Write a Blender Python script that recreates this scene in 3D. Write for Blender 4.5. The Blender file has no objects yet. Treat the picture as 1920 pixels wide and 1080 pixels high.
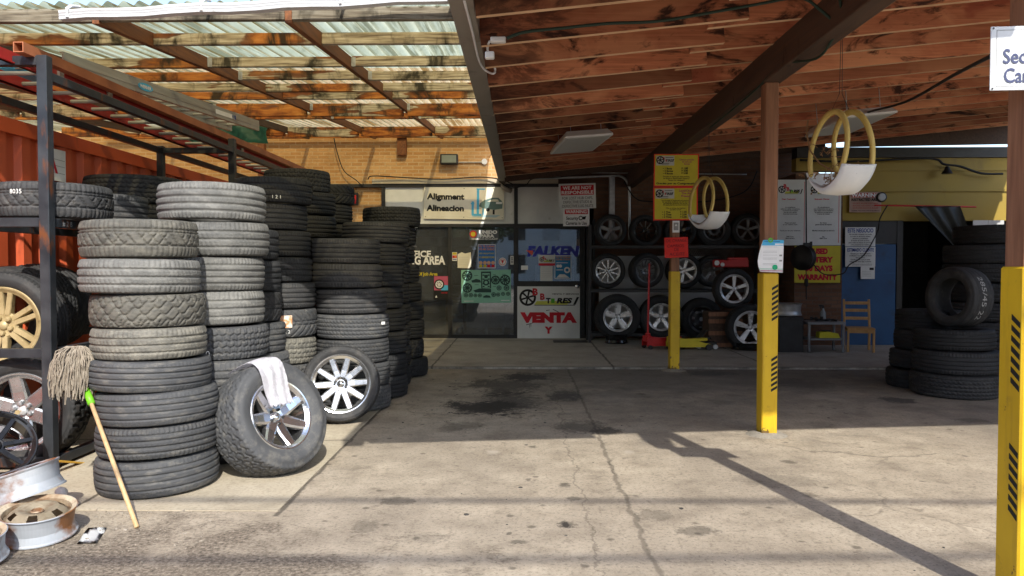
import bpy, bmesh, math, random
from mathutils import Vector, Matrix, noise as mnoise
random.seed(7)
R_ = math.radians
sc = bpy.context.scene
col = sc.collection
# ------------------------------------------------------------------ camera, sky, sun, exposure
FPX, CAMZ = 1390.0, 1.4
cd = bpy.data.cameras.new("camera"); cam = bpy.data.objects.new("camera", cd); col.objects.link(cam)
cd.sensor_width = 36.0; cd.lens = 36.0 * FPX / 1920.0; cd.clip_start = .05; cd.clip_end = 600
cam.location = (0, 0, CAMZ); cam.rotation_euler = (R_(90 - 1.648), 0, R_(.824))
sc.camera = cam
SUND = Vector((-.27, 1.0, -.85)).normalized()          # the way the light travels
world = bpy.data.worlds.new("World"); sc.world = world; world.use_nodes = True
wn = world.node_tree; bg = wn.nodes["Background"]
sky = wn.nodes.new("ShaderNodeTexSky"); sky.sky_type = 'NISHITA'; sky.sun_disc = False
sky.sun_elevation = math.asin(-SUND.z); sky.sun_rotation = math.atan2(-SUND.x, -SUND.y)
sky.air_density = 1.0; sky.dust_density = 1.2
wn.links.new(sky.outputs[0], bg.inputs[0]); bg.inputs[1].default_value = .15
sd = bpy.data.lights.new("sun", 'SUN'); sun = bpy.data.objects.new("sun", sd); col.objects.link(sun)
sd.energy = 2.5; sd.angle = R_(.53); sd.color = (1, .95, .85)
sun.rotation_euler = SUND.to_track_quat('-Z', 'Y').to_euler(); sun.location = (4, -10, 12)
sc.view_settings.view_transform = 'Standard'; sc.view_settings.look = 'None'
sc.view_settings.gamma = 1; sc.view_settings.exposure = 1.36
sc.cycles.max_bounces = 8; sc.cycles.diffuse_bounces = 5; sc.cycles.transparent_max_bounces = 12
CM = cam.rotation_euler.to_matrix()
def at(px, py, Y):
    d = CM @ Vector(((px - 960) / FPX, (540 - py) / FPX, -1)); t = Y / d.y
    return Vector((d.x * t, Y, CAMZ + d.z * t))
def gnd(px, py):
    d = CM @ Vector(((px - 960) / FPX, (540 - py) / FPX, -1)); t = -CAMZ / d.z
    return Vector((d.x * t, d.y * t, 0))
def X_(px, Y): return at(px, 500, Y).x
def Z_(py, Y): return at(980, py, Y).z
# ------------------------------------------------------------------ mesh helpers
def xf(bm, verts, mat):
    for v in verts: v.co = mat @ v.co
def bx(bm, c, s, rot=None, bev=0):
    r = bmesh.ops.create_cube(bm, size=1); vs = r['verts']
    for v in vs: v.co = Vector((v.co.x * s[0], v.co.y * s[1], v.co.z * s[2]))
    if bev:
        es = list({e for v in vs for e in v.link_edges})
        q = bmesh.ops.bevel(bm, geom=es, offset=bev, segments=1, affect='EDGES')
        vs = list({v for f in q['faces'] for v in f.verts} | {v for v in vs if v.is_valid})
    m = Matrix.Translation(c)
    if rot is not None: m = m @ (rot.to_matrix().to_4x4() if hasattr(rot, 'to_matrix') else rot.to_4x4())
    xf(bm, vs, m); return vs
def box2(bm, a, b, bev=0):
    a, b = Vector(a), Vector(b)
    return bx(bm, (a + b) / 2, (abs(b.x - a.x), abs(b.y - a.y), abs(b.z - a.z)), None, bev)
def frame_for(d, up=(0, 0, 1)):
    d = Vector(d).normalized(); up = Vector(up)
    if abs(d.dot(up)) > .99: up = Vector((0, 1, 0))
    s = d.cross(up).normalized(); u = s.cross(d).normalized()
    return Matrix((s, d, u)).transposed()          # columns: side, along, up
def beam(bm, p0, p1, w, h, bev=0, up=(0, 0, 1)):
    p0, p1 = Vector(p0), Vector(p1)
    return bx(bm, (p0 + p1) / 2, (w, (p1 - p0).length, h), frame_for(p1 - p0, up), bev)
def tube(bm, pts, r, n=8, caps=True):
    pts = [Vector(p) for p in pts]; rings = []
    for i, p in enumerate(pts):
        d = (pts[min(i + 1, len(pts) - 1)] - pts[max(i - 1, 0)])
        f = frame_for(d); rr = r[i] if isinstance(r, (list, tuple)) else r
        rings.append([bm.verts.new(p + f @ Vector((math.cos(2 * math.pi * k / n) * rr, 0, math.sin(2 * math.pi * k / n) * rr))) for k in range(n)])
    for a, b in zip(rings, rings[1:]):
        for k in range(n): bm.faces.new((a[k], a[(k + 1) % n], b[(k + 1) % n], b[k]))
    if caps: bm.faces.new(rings[0]); bm.faces.new(rings[-1][::-1])
def lathe(bm, prof, n=32, mat=None, a0=0, a1=2 * math.pi, close=False):
    full = abs(a1 - a0 - 2 * math.pi) < 1e-6; cnt = n if full else n + 1; rings = []
    for i in range(cnt):
        a = a0 + (a1 - a0) * i / n; ring = []
        for r, z in prof:
            v = Vector((r * math.cos(a), r * math.sin(a), z)); ring.append(bm.verts.new(mat @ v if mat else v))
        rings.append(ring)
    m = len(prof)
    for i in range(n):
        A, B = rings[i], rings[(i + 1) % cnt]
        for j in range(m if close else m - 1): bm.faces.new((A[j], B[j], B[(j + 1) % m], A[(j + 1) % m]))
    return rings
def prism(bm, poly, y0, y1):                         # polygon in xz, thickness along y
    a = [bm.verts.new((x, y0, z)) for x, z in poly]; b = [bm.verts.new((x, y1, z)) for x, z in poly]
    bm.faces.new(a); bm.faces.new(b[::-1]); n = len(poly)
    for i in range(n): bm.faces.new((a[i], b[i], b[(i + 1) % n], a[(i + 1) % n]))
def disc(bm, c, r, t, n=24, axis=(0, -1, 0), r2=None):
    f = Vector(axis).normalized().to_track_quat('Z', 'Y').to_matrix().to_4x4(); m = Matrix.Translation(c) @ f
    r2 = r if r2 is None else r2
    rings = lathe(bm, [(r, 0), (r2, t)], n, m)
    bm.faces.new([q[0] for q in rings][::-1]); bm.faces.new([q[1] for q in rings])
def B(): return bmesh.new()
def mesh_of(name, bm, m, smooth=False):
    bmesh.ops.recalc_face_normals(bm, faces=bm.faces[:])
    me = bpy.data.meshes.new(name); bm.to_mesh(me); bm.free()
    if smooth: me.shade_smooth()
    if m is not None: me.materials.append(m)
    return me
def tag(o, label=None, cat=None, group=None, kind=None):
    if label: o['label'] = label
    if cat: o['category'] = cat
    if group: o['group'] = group
    if kind: o['kind'] = kind
    return o
def thing(name, label, cat, loc=(0, 0, 0), rz=0, group=None):
    o = bpy.data.objects.new(name, None); col.objects.link(o); o.empty_display_size = .1
    o.location = loc; o.rotation_euler = (0, 0, rz); return tag(o, label, cat, group)
def obj(name, bm, m, parent=None, smooth=False, w=False):
    """one mesh object; w: the bmesh is in world coordinates of an unrotated parent"""
    if w and parent is not None:
        t = -parent.location
        for v in bm.verts: v.co += t
    o = bpy.data.objects.new(name, mesh_of(name, bm, m, smooth)); col.objects.link(o)
    if parent is not None: o.parent = parent
    return o
def solo(name, bm, m, label, cat, group=None, smooth=False):
    """a top-level thing that is one mesh: origin moved to its base centre"""
    xs = [v.co for v in bm.verts]; c = Vector((sum((min(q[i] for q in xs), max(q[i] for q in xs))) / 2 for i in range(3)))
    c.z = min(q.z for q in xs)
    for v in bm.verts: v.co -= c
    o = obj(name, bm, m, None, smooth); o.location = c; return tag(o, label, cat, group)
def struct(name, bm, m): return tag(obj(name, bm, m), kind='structure')
def copy_tree(o, parent=None):
    c = o.copy(); col.objects.link(c)
    if parent is not None: c.parent = parent
    for ch in list(o.children): copy_tree(ch, c)
    return c
# ------------------------------------------------------------------ materials
class NT:
    def __init__(s, name):
        s.m = bpy.data.materials.new(name); s.m.use_nodes = True; s.t = s.m.node_tree
        s.b = s.t.nodes["Principled BSDF"]; s.out = s.t.nodes["Material Output"]
    def n(s, typ, ins=None, **kw):
        nd = s.t.nodes.new(typ)
        for k, v in kw.items(): setattr(nd, k, v)
        for k, v in (ins or {}).items():
            if isinstance(v, bpy.types.NodeSocket): s.t.links.new(v, nd.inputs[k])
            else: nd.inputs[k].default_value = v
        return nd
    def math(s, op, a, b=0.0, c=None, clamp=False):
        ins = {0: a, 1: b}
        if c is not None: ins[2] = c
        return s.n('ShaderNodeMath', ins, operation=op, use_clamp=clamp).outputs[0]
    def vmath(s, op, a, b=(0, 0, 0)):
        nd = s.n('ShaderNodeVectorMath', {0: a, 1: b}, operation=op)
        return nd.outputs[1] if op in ('LENGTH', 'DISTANCE') else nd.outputs[0]
    def ramp(s, f, stops, interp='LINEAR'):
        nd = s.n('ShaderNodeValToRGB', {0: f}); e = nd.color_ramp.elements; nd.color_ramp.interpolation = interp
        while len(e) < len(stops): e.new(.5)
        for q, (p, c) in zip(e, stops):
            q.position = p; q.color = (c, c, c, 1) if isinstance(c, (int, float)) else (*c, 1)
        return nd.outputs[0]
    def mix(s, f, a, b, mode='MIX'):
        nd = s.n('ShaderNodeMix', data_type='RGBA', blend_type=mode)
        for k, v in ((0, f), (6, a), (7, b)):
            if isinstance(v, bpy.types.NodeSocket): s.t.links.new(v, nd.inputs[k])
            else: nd.inputs[k].default_value = v if k == 0 else (*v, 1)
        return nd.outputs[2]
    def obj_coord(s): return s.n('ShaderNodeTexCoord').outputs['Object']
    def pos(s): return s.n('ShaderNodeNewGeometry').outputs['Position']
    def rnd(s): return s.n('ShaderNodeObjectInfo').outputs['Random']
    def noise(s, co, scale, stretch=(1, 1, 1), detail=6, rough=.55, dist=0, w=None):
        co = s.vmath('MULTIPLY', co, tuple(k * scale for k in stretch))
        if w is None: nd = s.n('ShaderNodeTexNoise', {'Vector': co, 'Scale': 1.0, 'Detail': detail, 'Roughness': rough, 'Distortion': dist})
        else: nd = s.n('ShaderNodeTexNoise', {'Vector': co, 'W': w, 'Scale': 1.0, 'Detail': detail, 'Roughness': rough, 'Distortion': dist}, noise_dimensions='4D')
        return nd.outputs[0]
    def bump(s, h, strength=.3, dist=.01):
        nd = s.n('ShaderNodeBump', {'Strength': strength, 'Distance': dist, 'Height': h})
        s.t.links.new(nd.outputs[0], s.b.inputs['Normal']); return nd
    def set(s, color=None, rough=None, metal=None, spec=None):
        for k, v in (('Base Color', color), ('Roughness', rough), ('Metallic', metal), ('Specular IOR Level', spec)):
            if v is None: continue
            if isinstance(v, bpy.types.NodeSocket): s.t.links.new(v, s.b.inputs[k])
            else: s.b.inputs[k].default_value = (*v, 1) if k == 'Base Color' else v
        return s.m
def M(name, stops, scale=6, stretch=(1, 1, 1), rough=.6, metal=0, bump=0, detail=5, spots=None, spec=.4, bdist=.004, rvar=.12):
    """noise-coloured material; spots=(colour, scale, lo, hi[, stretch]) lays worn or dirty patches over it"""
    g = NT(name); co = g.obj_coord(); w = g.math('MULTIPLY', g.rnd(), 40.0)
    if not isinstance(stops[0][0], (int, float)) or len(stops[0]) == 3: stops = [(.3, stops[0]), (.7, stops[1])]
    f = g.noise(co, scale, stretch, detail, w=w); c = g.ramp(f, stops)
    if spots:
        f2 = g.noise(co, spots[1], spots[4] if len(spots) > 4 else (1, 1, 1), 6, .6, w=g.math('ADD', w, 11.0))
        c = g.mix(g.ramp(f2, [(spots[2], 0.0), (spots[3], 1.0)]), c, spots[0])
    g.set(c, None, metal, spec)
    g.t.links.new(g.ramp(f, [(.2, max(0, rough - rvar)), (.8, min(1, rough + rvar))]), g.b.inputs['Roughness'])
    if bump: g.bump(g.noise(co, scale * 4, stretch, 4, w=w), bump, bdist)
    return g.m
def rubber(name, lo, hi, dust, dlo=.5, dhi=.75):
    g = NT(name); co = g.obj_coord(); r = g.rnd(); w = g.math('MULTIPLY', r, 40.0)
    c = g.ramp(g.noise(co, 5, (1, 1, 1.6), 6, w=w), [(.3, lo), (.72, hi)])
    f2 = g.noise(co, 14, (1, 1, 2.4), 6, .65, w=w); c = g.mix(g.ramp(f2, [(dlo, 0.0), (dhi, .8)]), c, dust)
    k = g.math('MULTIPLY_ADD', r, .5, .75); c = g.mix(1.0, c, g.n('ShaderNodeCombineColor', {0: k, 1: k, 2: k}).outputs[0], 'MULTIPLY')
    g.set(c, .72, 0, .35); g.bump(g.noise(co, 90, (1, 1, 1), 3, w=w), .25, .002); return g.m
RUB = {'black': rubber('rubber_black', (.012, .0125, .014), (.026, .027, .029), (.06, .058, .055), .55, .85),
       'dark': rubber('rubber_dark', (.022, .023, .025), (.045, .045, .046), (.11, .10, .09), .5, .85),
       'mid': rubber('rubber_mid', (.040, .042, .046), (.066, .068, .071), (.16, .15, .13), .5, .8),
       'grey': rubber('rubber_grey', (.098, .098, .093), (.16, .159, .15), (.25, .245, .225), .45, .75),
       'tan': rubber('rubber_tan', (.066, .064, .057), (.112, .107, .093), (.20, .188, .155), .42, .7)}
def wood_patchy(name, shift=0.0, dim=1.0):
    g = NT(name); co = g.obj_coord(); w = g.math('MULTIPLY', g.rnd(), 60.0)
    grain = g.noise(co, 3, (1.2, 14, 22), 6, .6, w=w)
    base = g.ramp(grain, [(.34, (.13 * dim, .10 * dim, .07 * dim)), (.5, (.38 * dim, .32 * dim, .22 * dim)), (.66, (.58 * dim, .52 * dim, .39 * dim))])
    f = g.noise(co, 1.0, (.75, 2.0, 3.2), 5, .5, 1.1, w=w); f3 = g.noise(co, 1.0, (2.0, 5, 13), 5, .6, .8, w=g.math('ADD', w, 3.0))
    thr = g.math('MULTIPLY_ADD', g.rnd(), .24, -.09); fb = g.n('ShaderNodeSeparateXYZ', {0: g.pos()}).outputs[1]
    f = g.math('ADD', f, g.math('ADD', g.math('MULTIPLY', g.math('SUBTRACT', g.math('MINIMUM', fb, 13.0), 7.5), .018), g.math('ADD', thr, shift)))
    pat = g.ramp(f3, [(.30, (.055, .02, .01)), (.42, (.20, .06, .018)), (.54, (.42, .15, .032)), (.7, (.56, .25, .065))])
    isp = g.ramp(f, [(.535, 0.0), (.555, .9), (.6, 1.0)]); rim = g.ramp(f, [(.53, 0.0), (.55, .8), (.575, .5), (.62, 0.0)])
    pat = g.mix(rim, pat, (.075, .028, .014))
    c = g.mix(isp, base, pat)
    mold = g.noise(co, 1.0, (4, 4, 2), 5, .65, .6, w=g.math('ADD', w, 9.0))
    c = g.mix(g.ramp(mold, [(.50, 0.0), (.62, .94)]), c, (.020, .017, .010))
    g.set(c, .8, 0, .25); g.bump(grain, .4, .004); return g.m
def wood_rafter(name, tone=1.0):
    g = NT(name); co = g.obj_coord(); r = g.rnd(); w = g.math('MULTIPLY', r, 60.0)
    grain = g.noise(co, 2, (.8, 10, 26), 6, .6, 1.0, w=w); t = tone
    base = g.ramp(grain, [(.3, (.17 * t, .066 * t, .03 * t)), (.52, (.235 * t, .092 * t, .042 * t)), (.72, (.30 * t, .13 * t, .062 * t))])
    big = g.noise(co, 1, (.9, 2, 1.4), 4, .55, .9, w=w)
    c = g.mix(g.ramp(big, [(.50, 0.0), (.60, .6)]), base, (.34 * t, .17 * t, .08 * t))
    c = g.mix(g.ramp(big, [(.36, .8), (.43, 0.0)]), c, (.15 * t, .04 * t, .02 * t))
    dark = g.noise(co, 1, (1.6, 3, 4), 6, .65, 1.4, w=g.math('ADD', w, 5.0))
    c = g.mix(g.ramp(dark, [(.545, 0.0), (.63, .92)]), c, (.022, .011, .008))
    kn = g.n('ShaderNodeTexVoronoi', {'Vector': g.vmath('MULTIPLY', co, (.9, 1.6, 4.0)), 'Scale': 1.0}).outputs['Distance']
    c = g.mix(g.ramp(kn, [(.05, .85), (.11, 0.0)]), c, (.05, .018, .01))
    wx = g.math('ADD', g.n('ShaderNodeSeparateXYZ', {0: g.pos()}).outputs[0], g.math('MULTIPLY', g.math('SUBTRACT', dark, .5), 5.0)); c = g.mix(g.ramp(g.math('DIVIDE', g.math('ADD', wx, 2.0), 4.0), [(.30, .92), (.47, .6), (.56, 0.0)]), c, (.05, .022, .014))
    k = g.math('MULTIPLY_ADD', r, .95, .45); c = g.mix(1.0, c, g.n('ShaderNodeCombineColor', {0: k, 1: g.math('MULTIPLY', k, .93), 2: k}).outputs[0], 'MULTIPLY')
    g.set(c, .75, 0, .25); g.bump(grain, .3, .003); return g.m
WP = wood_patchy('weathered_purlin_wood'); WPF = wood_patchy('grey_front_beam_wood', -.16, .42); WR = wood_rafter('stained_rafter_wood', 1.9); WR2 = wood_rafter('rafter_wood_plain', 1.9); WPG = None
def wood_v(name, a, b, stretch=(18, 18, 1.1)):
    return M(name, [(.3, a), (.7, b)], 2.2, stretch, .7, 0, .35, 6, ((a[0] * .35, a[1] * .3, a[2] * .3), 2.5, .62, .72, (3, 3, 1.2)))
POSTW = wood_v('post_wood', (.16, .068, .036), (.32, .155, .085)); GIRW = wood_v('girder_wood', (.045, .026, .018), (.10, .058, .038), (16, 1.0, 16))
BURNT = wood_v('girder_burnt_wood', (.10, .035, .014), (.26, .10, .035), (16, 1.0, 16))
def yellow_paint():
    g = NT('yellow_paint'); co = g.obj_coord(); w = g.math('MULTIPLY', g.rnd(), 40.0); z = g.n('ShaderNodeSeparateXYZ', {0: co}).outputs[2]
    c = g.ramp(g.noise(co, 3, (1, 1, .6), 6, w=w), [(.3, (.50, .31, .010)), (.7, (.66, .43, .015))])
    c = g.mix(g.ramp(g.noise(co, 1, (22, 22, 2.2), 5, .6, w=w), [(.55, 0.0), (.72, .45)]), c, (.26, .16, .02))
    n1 = g.noise(co, 13, (1, 1, .8), 6, .7, w=g.math('ADD', w, 4.0)); low = g.ramp(z, [(.0, .17), (.09, .06), (.3, .0)])
    c = g.mix(g.ramp(g.math('ADD', n1, low), [(.645, 0.0), (.665, .95)]), c, (.10, .055, .02))
    c = g.mix(g.ramp(g.math('ADD', g.noise(co, 5, (1, 1, 1), 6, .7, w=w), low), [(.58, 0.0), (.74, .55)]), c, (.12, .085, .03))
    g.set(c, .5, 0, .35); g.bump(n1, .25, .004); return g.m
YEL = yellow_paint()
BLKSTEEL = M('black_steel', [(.3, (.018, .022, .028)), (.7, (.05, .055, .062))], 7, rough=.45, metal=.25, bump=.1, spots=((.16, .055, .02), 9, .58, .68, (1, 1, .35)))
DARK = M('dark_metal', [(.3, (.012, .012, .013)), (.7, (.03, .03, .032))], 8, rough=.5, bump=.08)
GALV = M('galvanised', [(.3, (.35, .36, .37)), (.7, (.55, .56, .57))], 14, rough=.4, metal=.8)
WHITE = M('white_paint', [(.3, (.66, .66, .65)), (.7, (.82, .82, .81))], 4, rough=.45, spots=((.40, .36, .28), 9, .64, .8))
CHROME = M('chrome', [(.3, (.75, .76, .78)), (.7, (.9, .9, .91))], 9, rough=.09, metal=1.0, rvar=.06)
ALLOY = M('alloy_silver', [(.3, (.52, .53, .55)), (.7, (.70, .71, .72))], 9, rough=.3, metal=.5)
ALLOYD = M('alloy_grey', [(.3, (.10, .10, .105)), (.7, (.22, .22, .225))], 9, rough=.4, metal=.6)
GOLD = M('gold_alloy', [(.3, (.30, .23, .11)), (.7, (.44, .35, .19))], 9, rough=.45, metal=.2, spots=((.09, .06, .03), 12, .6, .75))
BLACKG = M('gloss_black', [(.3, (.008, .008, .009)), (.7, (.015, .015, .016))], 5, rough=.12)
STEELRIM = M('rusty_steel_rim', [(.3, (.26, .29, .33)), (.7, (.42, .44, .47))], 4, rough=.45, metal=.2, bump=.1, spots=((.20, .085, .03), 5, .48, .60))
STEELRIM2 = M('rusty_cream_rim', [(.3, (.34, .28, .19)), (.7, (.55, .48, .36))], 4, rough=.6, metal=.1, bump=.15, spots=((.17, .07, .025), 6, .46, .6))
CONT = M('container_paint', [(.3, (.52, .085, .03)), (.7, (.68, .13, .045))], 1.4, (1, 1, .4), .5, 0, .08, 5, ((.22, .05, .025), 5, .63, .75, (1, 1, .3)))
REDFG = M('red_fibreglass', [(.3, (.30, .018, .016)), (.7, (.45, .035, .028))], 5, rough=.5)
RUST = M('rusty_tube', [(.3, (.28, .085, .035)), (.7, (.42, .15, .065))], 6, rough=.65, bump=.1)
ALU = M('old_aluminium', [(.3, (.30, .30, .28)), (.7, (.45, .45, .42))], 3, (1, .3, 8), .5, .4)
RED = M('red_paint', [(.3, (.42, .012, .015)), (.7, (.58, .025, .025))], 6, rough=.4)
BLUE = M('blue_paint', [(.3, (.008, .05, .15)), (.7, (.015, .085, .22))], 2.5, rough=.5, spots=((.015, .04, .09), 5, .58, .75))
def plain(name, c, rough=.6, metal=0, spec=.3): return M(name, [(.3, tuple(k * .92 for k in c)), (.7, tuple(min(1, k * 1.06) for k in c))], 8, rough=rough, metal=metal, spec=spec)
BLKP = plain('black_print', (.012, .012, .013)); REDP = plain('red_print', (.55, .015, .03)); WHP = plain('white_print', (.80, .80, .80)); BLUEP = plain('blue_print', (.02, .06, .30))
YELP = plain('yellow_board', (.56, .47, .035)); GREYP = plain('grey_print', (.30, .30, .30)); REDS = plain('scarlet_card', (.72, .03, .022))
CREAM = M('cream_vinyl', [(.3, (.66, .62, .50)), (.7, (.78, .74, .62))], 3, rough=.55, spots=((.48, .42, .30), 4, .6, .8))
WBOARD = M('white_board', [(.3, (.60, .61, .60)), (.7, (.74, .75, .74))], 2.5, rough=.5, spots=((.40, .40, .36), 7, .62, .8))
GBOARD = M('grey_white_board', [(.3, (.42, .43, .44)), (.7, (.52, .53, .54))], 2.5, rough=.55)
CHALK = plain('chalk', (.75, .75, .73)); LIMEP = plain('lime_print', (.12, .45, .04)); SKYP = plain('sky_blue_print', (.08, .42, .70)); ORANGEP = plain('orange_print', (.75, .28, .04))
CABLE = plain('cable_black', (.015, .015, .016)); GREENC = plain('cable_green', (.018, .035, .024)); WCABLE = plain('cable_white', (.7, .7, .72))
def glass_mat():
    g = NT('window_glass'); fr = g.n('ShaderNodeFresnel', {'IOR': 1.6}).outputs[0]
    tr = g.n('ShaderNodeBsdfTransparent', {0: (.62, .66, .68, 1)}).outputs[0]; gl = g.n('ShaderNodeBsdfGlossy', {'Color': (.9, .92, .95, 1), 'Roughness': .015}).outputs[0]
    df = g.n('ShaderNodeBsdfDiffuse', {0: (.42, .45, .50, 1)}).outputs[0]
    a = g.n('ShaderNodeMixShader', {0: g.math('MULTIPLY', fr, 2.6, clamp=True), 1: tr, 2: gl}).outputs[0]
    sm = g.ramp(g.noise(g.obj_coord(), 3, (1, 1, .5), 5), [(.35, .07), (.8, .18)])
    b = g.n('ShaderNodeMixShader', {0: sm, 1: a, 2: df}).outputs[0]; g.t.links.new(b, g.out.inputs[0]); return g.m
GLASS = glass_mat()
def sheet_mat():
    g = NT('fibreglass_sheet'); co = g.pos()
    base = g.ramp(g.noise(co, 2.2, (1.2, .5, 1), 6, .6), [(.3, (.42, .41, .28)), (.6, (.60, .60, .45)), (.8, (.50, .56, .44))])
    st = g.noise(co, 1, (16, .55, 1), 4, .6); c = g.mix(g.ramp(st, [(.50, 0.0), (.62, .9)]), base, (.10, .08, .035))
    c = g.mix(g.ramp(g.noise(co, 1, (5, 3, 1), 6, .65), [(.58, 0.0), (.72, .6)]), c, (.10, .09, .045))
    xx = g.math('MULTIPLY', g.n('ShaderNodeSeparateXYZ', {0: co}).outputs[0], 2 * math.pi / .105)
    val = g.math('MULTIPLY', g.ramp(g.math('MULTIPLY_ADD', g.math('SINE', xx), .5, .5), [(.0, 1.0), (.16, .75), (.32, 0.0)]), g.ramp(g.noise(co, 1, (7, 1.2, 1), 5, .65), [(.34, .25), (.6, 1.0)]))
    c = g.mix(g.math('MULTIPLY', val, .85), c, (.13, .12, .055))
    d = g.n('ShaderNodeBsdfDiffuse', {'Color': c}).outputs[0]; t = g.n('ShaderNodeBsdfTranslucent', {'Color': c}).outputs[0]
    m1 = g.n('ShaderNodeMixShader', {0: .62, 1: d, 2: t}).outputs[0]; tr = g.n('ShaderNodeBsdfTransparent', {0: g.mix(.6, c, (1.0, .80, .40))}).outputs[0]
    g.t.links.new(g.n('ShaderNodeMixShader', {0: .33, 1: m1, 2: tr}).outputs[0], g.out.inputs[0]); return g.m
def brick_mat(name, c1, c2, mortar, dirt=0.0, sx=1.0):
    g = NT(name); co = g.pos(); sp = g.n('ShaderNodeSeparateXYZ', {0: co})
    v = g.n('ShaderNodeCombineXYZ', {0: g.math('ADD', sp.outputs[0], sp.outputs[1]), 1: sp.outputs[2], 2: 0.0}).outputs[0]
    v = g.vmath('ADD', v, g.vmath('MULTIPLY', g.vmath('SUBTRACT', g.n('ShaderNodeTexNoise', {'Vector': co, 'Scale': 9.0}).outputs[1], (.5, .5, .5)), (.008, .008, 0)))
    bk = g.n('ShaderNodeTexBrick', {'Vector': v, 'Color1': (*c1, 1), 'Color2': (*c2, 1), 'Mortar': (*mortar, 1), 'Scale': 1.0, 'Mortar Size': .009, 'Mortar Smooth': .2, 'Bias': 0.0, 'Brick Width': .215, 'Row Height': .068})
    c = g.mix(g.ramp(g.noise(co, 1.3, (1, 1, 1.5), 6, .6), [(.4, 0.0), (.75, .6)]), bk.outputs[0], tuple(k * .55 for k in c1))
    c = g.mix(.22, c, g.ramp(g.noise(co, 30, (1, 1, 3), 4), [(.3, tuple(k * .6 for k in c1)), (.7, c2)]))
    g.set(c, .85, 0, .2); g.bump(g.math('SUBTRACT', g.noise(co, 60), bk.outputs[1]), .5, .006); return g.m
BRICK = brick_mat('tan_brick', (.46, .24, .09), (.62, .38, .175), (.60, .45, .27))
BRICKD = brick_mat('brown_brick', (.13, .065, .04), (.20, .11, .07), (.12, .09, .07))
STAINS = []   # (x, y, rx, ry, strength) oil marks on the asphalt
def px_stain(px, py, w, h, s):
    a = gnd(px, py); b = gnd(px + w, py); c = gnd(px, py - h); d = gnd(px, py + h); STAINS.append((a.x, a.y, b.x - a.x, (c.y - d.y) / 2, s))
for q in ((985, 707, 60, 9, .95), (950, 722, 90, 16, .75), (905, 762, 80, 17, .95), (960, 755, 70, 22, .7), (1060, 742, 40, 12, .8), (1140, 808, 30, 8, .7), (1062, 983, 19, 8, .95), (1060, 909, 14, 5, .6),
          (1180, 848, 14, 4, -.55), (922, 848, 16, 5, -.6), (975, 1016, 18, 4, .55), (1310, 996, 40, 10, .5), (1140, 745, 45, 16, -.35), (1560, 742, 50, 8, -.4), (1680, 750, 34, 6, .8), (1500, 720, 70, 12, .5),
          (748, 940, 40, 8, .45), (1080, 800, 60, 12, .55), (1230, 965, 40, 12, .35), (955, 1000, 8, 4, .6), (1000, 838, 8, 3, .6), (990, 900, 7, 3, .6), (1075, 935, 16, 4, .5), (1820, 788, 40, 6, .5), (860, 800, 50, 12, .4), (690, 985, 30, 14, .3), (1330, 700, 60, 6, .6), (1450, 900, 90, 14, .25), (800, 1010, 50, 10, .25)): px_stain(*q)
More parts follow.
